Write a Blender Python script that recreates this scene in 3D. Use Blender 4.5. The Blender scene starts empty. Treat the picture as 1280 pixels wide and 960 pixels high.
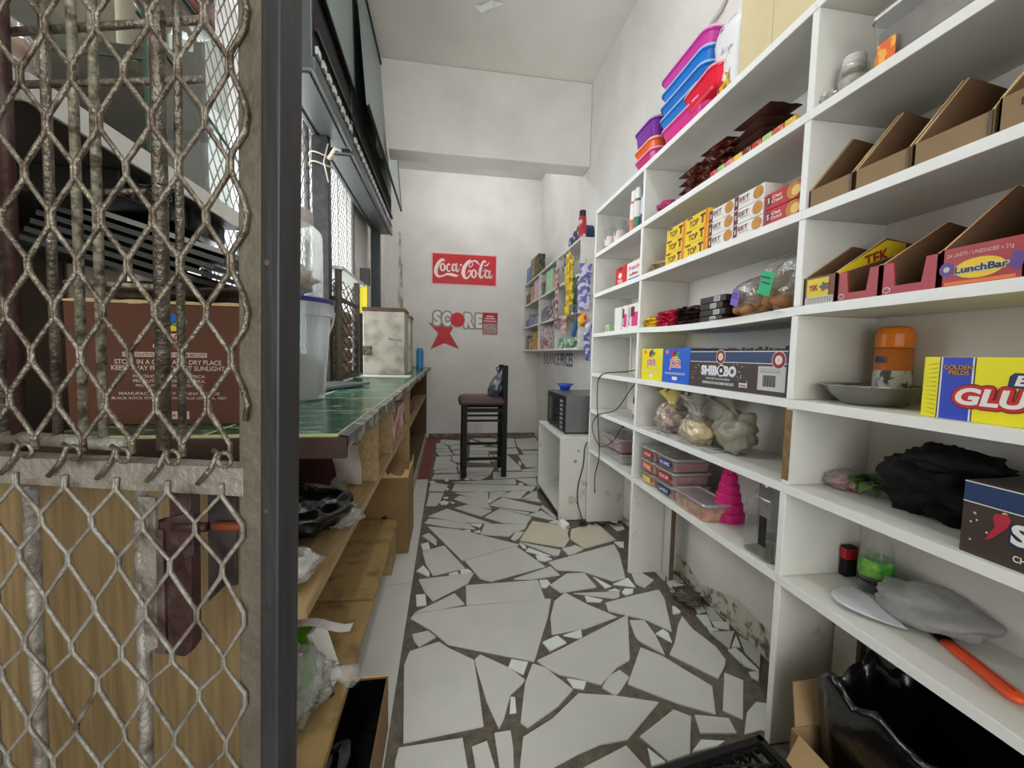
import bpy, bmesh, math, random
from mathutils import Vector, Matrix, noise, Euler
R_ = math.radians
S = bpy.context.scene
C = S.collection
rnd = random.Random(7)

# ------------------------------------------------------------------ camera
def cam_setup():
    y, p, r = R_(8.87), R_(-4.118), R_(1.129)
    f = Vector((math.sin(y)*math.cos(p), math.cos(y)*math.cos(p), math.sin(p)))
    r0 = Vector((math.cos(y), -math.sin(y), 0)); u0 = r0.cross(f)
    r1 = math.cos(r)*r0 + math.sin(r)*u0; u1 = -math.sin(r)*r0 + math.cos(r)*u0
    cd = bpy.data.cameras.new('camera'); cam = bpy.data.objects.new('camera', cd); C.objects.link(cam)
    m = Matrix((r1, u1, -f)).transposed().to_4x4(); m.translation = Vector((0, 0, 1.1)); cam.matrix_world = m
    cd.sensor_width = 36; cd.lens = 517.35/1280*36; cd.clip_start = .02; cd.clip_end = 60
    S.camera = cam
cam_setup()

# ------------------------------------------------------------------ light and exposure
w = bpy.data.worlds.new('daylight'); S.world = w; w.use_nodes = True
w.node_tree.nodes['Background'].inputs[0].default_value = (.93, .97, 1, 1)
w.node_tree.nodes['Background'].inputs[1].default_value = 1.5
def area(name, loc, rot, sx, sy, power, col=(1, 1, 1)):
    l = bpy.data.lights.new(name, 'AREA'); l.shape = 'RECTANGLE'; l.size = sx; l.size_y = sy; l.energy = power; l.color = col
    o = bpy.data.objects.new(name, l); C.objects.link(o); o.location = loc; o.rotation_euler = rot; return o
area('window_daylight', (-.95, 2.5, 1.65), (0, R_(-90), 0), 1.4, 2.2, 42, (.95, .98, 1))
area('doorway_daylight', (-.1, -1.9, 1.5), (R_(90), 0, 0), 2.2, 2.2, 46, (1, .99, .96))
S.view_settings.view_transform = 'Standard'; S.view_settings.look = 'None'
S.view_settings.exposure = 0.1; S.view_settings.gamma = 1.0; S.view_settings.use_curve_mapping = False

# ------------------------------------------------------------------ materials
def lin(c):
    return tuple(((v/255)/12.92 if v/255 <= .04045 else ((v/255+.055)/1.055)**2.4) for v in c) + (1,)
MC = {}
def mat(name, rgb, rough=.55, metal=0, n=0, ns=8, rgb2=None, bump=0, bs=40, stretch=None, spec=.5, coat=0, thr=None):
    """principled material; optional colour variation to rgb2 by noise (scale ns, mix n) and fine bump"""
    if name in MC: return MC[name]
    m = bpy.data.materials.new(name); m.use_nodes = True; nt = m.node_tree; b = nt.nodes['Principled BSDF']
    b.inputs['Base Color'].default_value = lin(rgb); b.inputs['Roughness'].default_value = rough
    b.inputs['Metallic'].default_value = metal; b.inputs['Specular IOR Level'].default_value = spec
    if coat: b.inputs['Coat Weight'].default_value = coat; b.inputs['Coat Roughness'].default_value = .1
    if n or bump:
        tc = nt.nodes.new('ShaderNodeTexCoord'); mp = nt.nodes.new('ShaderNodeMapping')
        nt.links.new(tc.outputs['Object'], mp.inputs[0])
        if stretch: mp.inputs['Scale'].default_value = stretch
    if n:
        t = nt.nodes.new('ShaderNodeTexNoise'); t.inputs['Scale'].default_value = ns; t.inputs['Detail'].default_value = 6
        nt.links.new(mp.outputs[0], t.inputs['Vector'])
        rp = nt.nodes.new('ShaderNodeValToRGB')
        lo, hi = thr or (.35, .7)
        rp.color_ramp.elements[0].position = lo; rp.color_ramp.elements[1].position = hi
        c2 = lin(rgb2 or tuple(v*.6 for v in rgb)); c1 = lin(rgb)
        rp.color_ramp.elements[0].color = c1
        rp.color_ramp.elements[1].color = tuple(c1[i]*(1-n)+c2[i]*n for i in range(3)) + (1,)
        nt.links.new(t.outputs[0], rp.inputs[0]); nt.links.new(rp.outputs[0], b.inputs['Base Color'])
    if bump:
        t2 = nt.nodes.new('ShaderNodeTexNoise'); t2.inputs['Scale'].default_value = bs; t2.inputs['Detail'].default_value = 4
        nt.links.new(mp.outputs[0], t2.inputs['Vector'])
        bp = nt.nodes.new('ShaderNodeBump'); bp.inputs['Strength'].default_value = bump; bp.inputs['Distance'].default_value = .01
        nt.links.new(t2.outputs[0], bp.inputs['Height']); nt.links.new(bp.outputs[0], b.inputs['Normal'])
    MC[name] = m; return m
def clear(name, tint=(255, 255, 255), gloss=.25, rough=.08, milk=0, bump=0, bs=60, milkcol=None):
    """see-through plastic or glass: transparent + glossy (+ milky diffuse)"""
    if name in MC: return MC[name]
    m = bpy.data.materials.new(name); m.use_nodes = True; nt = m.node_tree; nt.nodes.clear()
    out = nt.nodes.new('ShaderNodeOutputMaterial'); tr = nt.nodes.new('ShaderNodeBsdfTransparent'); gl = nt.nodes.new('ShaderNodeBsdfGlossy')
    tr.inputs[0].default_value = lin(tint); gl.inputs['Roughness'].default_value = rough
    lw = nt.nodes.new('ShaderNodeLayerWeight'); lw.inputs[0].default_value = gloss
    mx = nt.nodes.new('ShaderNodeMixShader'); base = tr.outputs[0]
    if milk:
        df = nt.nodes.new('ShaderNodeBsdfDiffuse'); df.inputs[0].default_value = lin(milkcol or tint)
        m2 = nt.nodes.new('ShaderNodeMixShader'); m2.inputs[0].default_value = milk
        nt.links.new(tr.outputs[0], m2.inputs[1]); nt.links.new(df.outputs[0], m2.inputs[2]); base = m2.outputs[0]
    nt.links.new(lw.outputs['Facing'], mx.inputs[0]); nt.links.new(base, mx.inputs[1]); nt.links.new(gl.outputs[0], mx.inputs[2])
    if bump:
        tc = nt.nodes.new('ShaderNodeTexCoord'); t2 = nt.nodes.new('ShaderNodeTexNoise'); t2.inputs['Scale'].default_value = bs
        nt.links.new(tc.outputs['Object'], t2.inputs['Vector'])
        bp = nt.nodes.new('ShaderNodeBump'); bp.inputs['Strength'].default_value = bump; bp.inputs['Distance'].default_value = .01
        nt.links.new(t2.outputs[0], bp.inputs['Height'])
        nt.links.new(bp.outputs[0], gl.inputs['Normal']); nt.links.new(bp.outputs[0], lw.inputs['Normal'])
    nt.links.new(mx.outputs[0], out.inputs[0]); MC[name] = m; return m

PLASTER = mat('wall_plaster', (228, 225, 221), .9, n=.4, ns=2.6, rgb2=(190, 185, 176), bump=.25, bs=18)
PLASTER2 = mat('ceiling_plaster', (228, 226, 219), .9, n=.4, ns=1.5, rgb2=(196, 192, 182), bump=.2, bs=25)
WHITE = mat('painted_board', (220, 220, 214), .55, n=.45, ns=5, rgb2=(190, 188, 176), bump=.05, bs=30)
EDGEW = mat('fresh_painted_edge', (244, 246, 244), .4, n=.2, ns=12, rgb2=(220, 220, 212))
WHITE_D = mat('scuffed_board', (212, 211, 203), .6, n=.8, ns=9, rgb2=(120, 108, 88), thr=(.62, .78), bump=.05)
GROUT = mat('cement_grout', (112, 105, 92), .9, n=.7, ns=30, rgb2=(70, 64, 54), bump=.6, bs=90)
TILE = mat('glazed_tile', (206, 207, 202), .32, n=.25, ns=7, rgb2=(180, 180, 172))
TILEC = mat('cream_tile', (212, 204, 184), .35, n=.3, ns=8, rgb2=(186, 176, 152))
TILEW = mat('bright_tile', (232, 238, 234), .3, n=.2, ns=8, rgb2=(205, 212, 208))
PINE = mat('pine_wood', (176, 150, 106), .6, n=.7, ns=6, rgb2=(136, 108, 68), stretch=(12, .8, 12), bump=.1)
PLY = mat('ply_panel', (138, 116, 78), .6, n=.8, ns=6, rgb2=(100, 80, 50), stretch=(16, 16, .8), bump=.15, bs=30)
PLANK = mat('dirty_plank', (158, 132, 84), .7, n=.85, ns=14, rgb2=(82, 58, 32), thr=(.5, .75), bump=.2)
DARKW = mat('dark_panel', (92, 70, 42), .7, n=.5, ns=6, rgb2=(60, 44, 28), bump=.1)
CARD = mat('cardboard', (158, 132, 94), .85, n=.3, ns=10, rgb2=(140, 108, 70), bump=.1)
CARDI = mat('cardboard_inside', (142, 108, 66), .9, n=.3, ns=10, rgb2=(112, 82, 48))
CARDE = mat('cardboard_edge', (205, 178, 130), .9)
IRON = mat('galvanised_wire', (150, 144, 130), .42, .75, n=.85, ns=45, rgb2=(74, 56, 42), bump=.5, bs=160)
IRON2 = mat('painted_iron', (150, 146, 136), .5, .35, n=.9, ns=26, rgb2=(82, 60, 46), thr=(.5, .72), bump=.4, bs=110)
POSTM = mat('grey_gate_flat', (128, 124, 110), .45, .55, n=.6, ns=16, rgb2=(96, 88, 72), bump=.25, bs=70)
POSTD = mat('dark_gate_post', (64, 64, 66), .5, .4, n=.5, ns=60, rgb2=(40, 40, 42), stretch=(1, 1, .1), bump=.3)
RUST = mat('rusty_plate', (70, 46, 44), .6, .4, n=.9, ns=20, rgb2=(120, 108, 100), thr=(.5, .8), bump=.4)
RUSTR = mat('rust_rod', (132, 62, 42), .7, .4, n=.6, ns=40, rgb2=(70, 48, 40), bump=.3)
DGREY = mat('grey_steel_box', (84, 90, 92), .4, .3, n=.3, ns=8, rgb2=(62, 66, 68))
LGREY = mat('grey_flap', (150, 164, 162), .35, .3, n=.4, ns=5, rgb2=(118, 130, 128), stretch=(1, 1, .3))
BLACK = mat('black_plastic', (20, 20, 21), .35)
BLACKM = mat('matte_black', (17, 16, 17), .8, n=.4, ns=12, rgb2=(34, 32, 30))
CHROME = mat('steel', (168, 168, 164), .16, 1)
TIN = mat('scuffed_tin', (186, 184, 170), .5, .35, n=.8, ns=9, rgb2=(128, 122, 104), thr=(.42, .66), bump=.12, bs=12)
GREENC = mat('green_counter', (34, 82, 62), .2, n=.95, ns=13, rgb2=(150, 186, 164), thr=(.52, .7), stretch=(1, 2.6, 1), spec=.4)
JOINT = mat('pale_joint', (196, 206, 150), .5)
CLEAR = clear('clear_plastic', (250, 251, 251), .16, .1, .1)
JARG = clear('jar_plastic', (250, 251, 250), .18, .07, .06)
BAGC = clear('clear_film', (244, 243, 240), .3, .14, .2, bump=1.0, bs=45)
BAGW = clear('frosty_film', (215, 214, 208), .4, .25, .55, bump=1.0, bs=35)
FROST = clear('frosted_bucket', (240, 243, 243), .2, .3, .27, milkcol=(220, 226, 226))
GLASSG = clear('green_edge_glass', (228, 232, 228), .1, .04, .03)
BINBAG = mat('bin_bag', (9, 9, 10), .2, bump=.35, bs=16, spec=.6)
def col(name, rgb, rough=.45, **k): return mat(name, rgb, rough, **k)
RED = col('packet_red', (190, 28, 42)); DRED = col('maroon', (110, 20, 34)); YEL = col('packet_yellow', (240, 206, 20)); ORANGE = col('orange', (238, 120, 30))
BLUE = col('packet_blue', (34, 92, 190)); NAVY = col('navy', (30, 52, 96)); PURP = col('purple', (92, 60, 140)); GREEN = col('green', (60, 160, 60))
INKW = col('white_ink', (238, 236, 230)); INKK = col('black_ink', (24, 22, 22)); PINK = col('pink', (224, 60, 130)); CREAM = col('cream', (224, 208, 168))
CHOC = col('choc_brown', (84, 52, 44), .35, n=.6, ns=30, rgb2=(50, 28, 26)); GOLD = col('biscuit_gold', (206, 146, 62), .6, n=.5, ns=60, rgb2=(150, 96, 40))
GREYI = col('grey_ink', (140, 140, 136)); LGREYI = col('pale_grey', (200, 200, 196))

# ------------------------------------------------------------------ mesh helpers
class MB:
    def __init__(s): s.v = []; s.f = []
    def add(s, vs, fs):
        o = len(s.v); s.v += [tuple(v) for v in vs]; s.f += [tuple(i+o for i in f) for f in fs]; return s
    def box(s, x0, x1, y0, y1, z0, z1):
        x0, x1 = min(x0, x1), max(x0, x1); y0, y1 = min(y0, y1), max(y0, y1); z0, z1 = min(z0, z1), max(z0, z1)
        return s.add([(x0,y0,z0),(x1,y0,z0),(x1,y1,z0),(x0,y1,z0),(x0,y0,z1),(x1,y0,z1),(x1,y1,z1),(x0,y1,z1)],
                     [(0,3,2,1),(4,5,6,7),(0,1,5,4),(1,2,6,5),(2,3,7,6),(3,0,4,7)])
    def bar(s, a, b, wd, th, up=(0, 0, 1)):
        a, b = Vector(a), Vector(b); d = (b-a).normalized(); u = Vector(up)
        if abs(d.dot(u)) > .98: u = Vector((1, 0, 0))
        r = d.cross(u).normalized()*wd/2; t = d.cross(r).normalized()*th/2
        vs = [p+q for p in (a, b) for q in (-r-t, r-t, r+t, -r+t)]
        return s.add(vs, [(0,1,2,3),(7,6,5,4),(0,4,5,1),(1,5,6,2),(2,6,7,3),(3,7,4,0)])
    def tube(s, pts, rad, n=8, cap=True):
        pts = [Vector(p) for p in pts]; o = len(s.v); N = len(pts)
        rr = rad if isinstance(rad, (list, tuple)) else [rad]*N
        ref = None
        for i, p in enumerate(pts):
            d = (pts[min(i+1, N-1)]-pts[max(i-1, 0)])
            d = d.normalized() if d.length > 1e-9 else Vector((0, 0, 1))
            if ref is None: ref = Vector((0, 0, 1)) if abs(d.z) < .9 else Vector((1, 0, 0))
            a = d.cross(ref); a = a.normalized() if a.length > 1e-6 else Vector((1, 0, 0)); b = a.cross(d).normalized(); ref = b
            for k in range(n):
                t = 2*math.pi*k/n; s.v.append(tuple(p+(a*math.cos(t)+b*math.sin(t))*rr[i]))
        for i in range(N-1):
            for k in range(n):
                k2 = (k+1) % n; s.f.append((o+i*n+k, o+i*n+k2, o+(i+1)*n+k2, o+(i+1)*n+k))
        if cap: s.f.append(tuple(o+k for k in range(n))[::-1]); s.f.append(tuple(o+(N-1)*n+k for k in range(n)))
        return s
    def lathe(s, prof, n=24, c=(0, 0, 0), cap=True):
        o = len(s.v)
        for r, z in prof:
            for k in range(n):
                t = 2*math.pi*k/n; s.v.append((c[0]+r*math.cos(t), c[1]+r*math.sin(t), c[2]+z))
        for i in range(len(prof)-1):
            for k in range(n):
                k2 = (k+1) % n; s.f.append((o+i*n+k, o+i*n+k2, o+(i+1)*n+k2, o+(i+1)*n+k))
        if cap: s.f.append(tuple(o+k for k in range(n))[::-1]); s.f.append(tuple(o+(len(prof)-1)*n+k for k in range(n)))
        return s
    def loft(s, rings, cap=True, closed=True):
        o = len(s.v); n = len(rings[0])
        for r in rings: s.v += [tuple(p) for p in r]
        for i in range(len(rings)-1):
            for k in range(n if closed else n-1):
                k2 = (k+1) % n; s.f.append((o+i*n+k, o+i*n+k2, o+(i+1)*n+k2, o+(i+1)*n+k))
        if cap: s.f.append(tuple(o+k for k in range(n))[::-1]); s.f.append(tuple(o+(len(rings)-1)*n+k for k in range(n)))
        return s
    def prism(s, poly, o3, u, v, th):
        """polygon in plane (o3 + a*u + b*v), thickness th along u x v"""
        o3, u, v = Vector(o3), Vector(u), Vector(v); nn = u.cross(v).normalized()*th; N = len(poly)
        a = [o3+u*p[0]+v*p[1] for p in poly]; b = [q+nn for q in a]
        return s.add(a+b, [tuple(range(N))[::-1], tuple(range(N, 2*N))]+[(i, (i+1) % N, N+(i+1) % N, N+i) for i in range(N)])
    def quad(s, a, b, c, d): return s.add([a, b, c, d], [(0, 1, 2, 3)])
    def mesh(s, name, smooth=False):
        me = bpy.data.meshes.new(name); me.from_pydata(s.v, [], s.f); me.update()
        if smooth: me.polygons.foreach_set('use_smooth', [True]*len(me.polygons))
        return me
def fix(me):
    b = bmesh.new(); b.from_mesh(me); bmesh.ops.recalc_face_normals(b, faces=b.faces); b.to_mesh(me); b.free()
def tag(o, label, cat, group=None):
    o['label'] = label; o['category'] = cat
    if group: o['group'] = group
    return o
def obj(name, m, mt, parent=None, smooth=False, bevel=0, world=True, recalc=True, label=None, sub=0, kind=None, seg=2):
    me = m.mesh(name, smooth) if isinstance(m, MB) else m
    if recalc: fix(me)
    if mt and not me.materials: me.materials.append(mt)
    o = bpy.data.objects.new(name, me); C.objects.link(o)
    if parent is not None:
        o.parent = parent
        if world: o.matrix_parent_inverse = parent_world(parent).inverted()
    if bevel:
        b = o.modifiers.new('bevel', 'BEVEL'); b.width = bevel; b.segments = seg; b.limit_method = 'ANGLE'; b.angle_limit = R_(40)
    if sub:
        b = o.modifiers.new('subdivision', 'SUBSURF'); b.levels = sub; b.render_levels = sub
    if label: o['label'] = label
    if kind: o['kind'] = kind
    return o
def parent_world(p):
    m = p.matrix_basis.copy()
    while p.parent: 
        m = p.parent.matrix_basis @ p.matrix_parent_inverse @ m; p = p.parent
    return m
def thing(name, label, cat, loc=(0, 0, 0), rotz=0, group=None, rot=None):
    o = bpy.data.objects.new(name, None); C.objects.link(o); o.location = loc; o.rotation_euler = rot or (0, 0, rotz); o.empty_display_size = .05
    return tag(o, label, cat, group)
def struct(name, m, mt, **k):
    o = obj(name, m, mt, **k); o['kind'] = 'structure'; return o
def dup(root, loc, rot=None, label=None, name=None):
    r = root.copy(); C.objects.link(r); r.location = loc
    if rot is not None: r.rotation_euler = rot
    if label: r['label'] = label
    for ch in list(root.children):
        c = ch.copy(); C.objects.link(c); c.parent = r
        for g in ch.children:
            d = g.copy(); C.objects.link(d); d.parent = c
    return r
TX = {}
def text_mesh(s, bold=.0, shear=0):
    k = (s, bold, shear)
    if k in TX: return TX[k]
    cu = bpy.data.curves.new('t', 'FONT'); cu.body = s; cu.offset = bold; cu.resolution_u = 4; cu.shear = shear; cu.size = 1
    o = bpy.data.objects.new('t', cu); me = bpy.data.meshes.new_from_object(o)
    vs = [v.co.copy() for v in me.vertices]; fs = [tuple(p.vertices) for p in me.polygons]
    bpy.data.objects.remove(o); bpy.data.curves.remove(cu); bpy.data.meshes.remove(me)
    x0 = min(v.x for v in vs); x1 = max(v.x for v in vs); y0 = min(v.y for v in vs); y1 = max(v.y for v in vs)
    TX[k] = ([((v.x-x0)/(x1-x0)-.5, (v.y-y0)/(y1-y0)-.5) for v in vs], fs); return TX[k]
def text(s, parent, c, wd, ht, u, v, mt, bold=.015, shear=0, name='lettering', world=True, up=.0007, mb=None):
    """flat print: string s centred at c, width wd along u, height ht along v"""
    vs, fs = text_mesh(s, bold, shear); c, u, v = Vector(c), Vector(u), Vector(v); nn = u.cross(v).normalized()*up
    m = mb or MB(); m.add([c+nn+u*(a*wd)+v*(b*ht) for a, b in vs], fs)
    if mb is None: return obj(name, m, mt, parent, world=world, recalc=False)
def outline(s, parent, c, wd, ht, u, v, mt, r, bold=.02, shear=0, up=.0003, name='letter_outline'):
    m = MB(); c, u, v = Vector(c), Vector(u), Vector(v)
    for k in range(12):
        text(s, None, c+u*r*math.cos(k*math.pi/6)+v*r*math.sin(k*math.pi/6), wd, ht, u, v, mt, bold=bold, shear=shear, up=up+k*.000005, mb=m)
    return obj(name, m, mt, parent, recalc=False)
def patch(parent, c, wd, ht, u, v, mt, name='printed_panel', up=.0004, world=True, mb=None):
    c, u, v = Vector(c), Vector(u)*wd/2, Vector(v)*ht/2; nn = Vector(u).cross(Vector(v)).normalized()*up
    m = mb or MB(); m.quad(c+nn-u-v, c+nn+u-v, c+nn+u+v, c+nn-u+v)
    if mb is None: return obj(name, m, mt, parent, world=world, recalc=False)
def disc(parent, c, rx, ry, u, v, mt, name='emblem', up=.0005, n=20, world=True, mb=None):
    c, u, v = Vector(c), Vector(u), Vector(v); nn = u.cross(v).normalized()*up
    m = mb or MB(); m.add([c+nn+u*rx*math.cos(2*math.pi*k/n)+v*ry*math.sin(2*math.pi*k/n) for k in range(n)], [tuple(range(n))])
    if mb is None: return obj(name, m, mt, parent, world=world, recalc=False)
def flat(parent, pts, o3, u, v, mt, name='emblem', up=.0006, world=True):
    o3, u, v = Vector(o3), Vector(u), Vector(v); nn = u.cross(v).normalized()*up
    return obj(name, MB().add([o3+nn+u*a+v*b for a, b in pts], [tuple(range(len(pts)))]), mt, parent, world=world, recalc=False)
UX = (0, -1, 0); UZ = (0, 0, 1)          # print facing the aisle from the right-hand shelves
UB = (1, 0, 0)                            # print facing the camera side (-y)
def blob(rx, ry, rz, seed=0, amp=.18, fr=2.5, nu=36, nv=22, base=.0, fine=.06, power=1.0):
    """crumpled soft sack, sits on z=0 (local)"""
    rings = []
    for j in range(nv+1):
        ph = math.pi*j/nv; r = []
        for i in range(nu):
            t = 2*math.pi*i/nu
            d = Vector((math.sin(ph)*math.cos(t), math.sin(ph)*math.sin(t), -math.cos(ph)))
            q = d*fr+Vector((seed*3.1, seed*1.7, seed))
            k = 1+amp*noise.noise(q)*1.6+fine*.42*(abs(noise.noise(q*2.6))*2-.5)*1.5
            p = Vector((d.x*rx*k, d.y*ry*k, rz+d.z*rz*k))
            if p.z < base: p.z = base+.001*noise.noise(q*5)
            r.append(p)
        rings.append(r)
    m = MB().loft(rings); 
    return m
def packet(l, wd, th, seed=0, nl=10, nw=5, crimp=.012):
    """pillow wrapper lying flat: length along x"""
    def surf(sg):
        g = []
        for i in range(nl+1):
            a = i/nl; x = (a-.5)*l; row = []
            e = min(a, 1-a)*l
            k = 0 if e < crimp else min(1, ((e-crimp)/(.18*l)))**.6
            for j in range(nw+1):
                b = j/nw; y = (b-.5)*wd; kk = max(0, 1-(2*b-1)**4)
                z = sg*th/2*k*kk*(1+.35*noise.noise(Vector((x*60, y*60, seed+sg))))
                if k == 0: z = sg*.0008+.002*math.sin(i*0+j*2.4)
                row.append((x, y, th/2+z))
            g.append(row)
        return g
    m = MB()
    for sg in (1, -1):
        g = surf(sg); o = len(m.v)
        for row in g: m.v += row
        W = nw+1
        for i in range(nl):
            for j in range(nw): m.f.append((o+i*W+j, o+(i+1)*W+j, o+(i+1)*W+j+1, o+i*W+j+1))
    return m
def rrect(wd, dp, r, n=4):
    p = []
    for cx, cy, a0 in ((wd/2-r, dp/2-r, 0), (-wd/2+r, dp/2-r, 90), (-wd/2+r, -dp/2+r, 180), (wd/2-r, -dp/2+r, 270)):
        for k in range(n+1):
            t = R_(a0+90*k/n); p.append((cx+r*math.cos(t), cy+r*math.sin(t)))
    return p
def ring3(wd, dp, r, z, n=4): return [(x, y, z) for x, y in rrect(wd, dp, r, n)]
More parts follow.
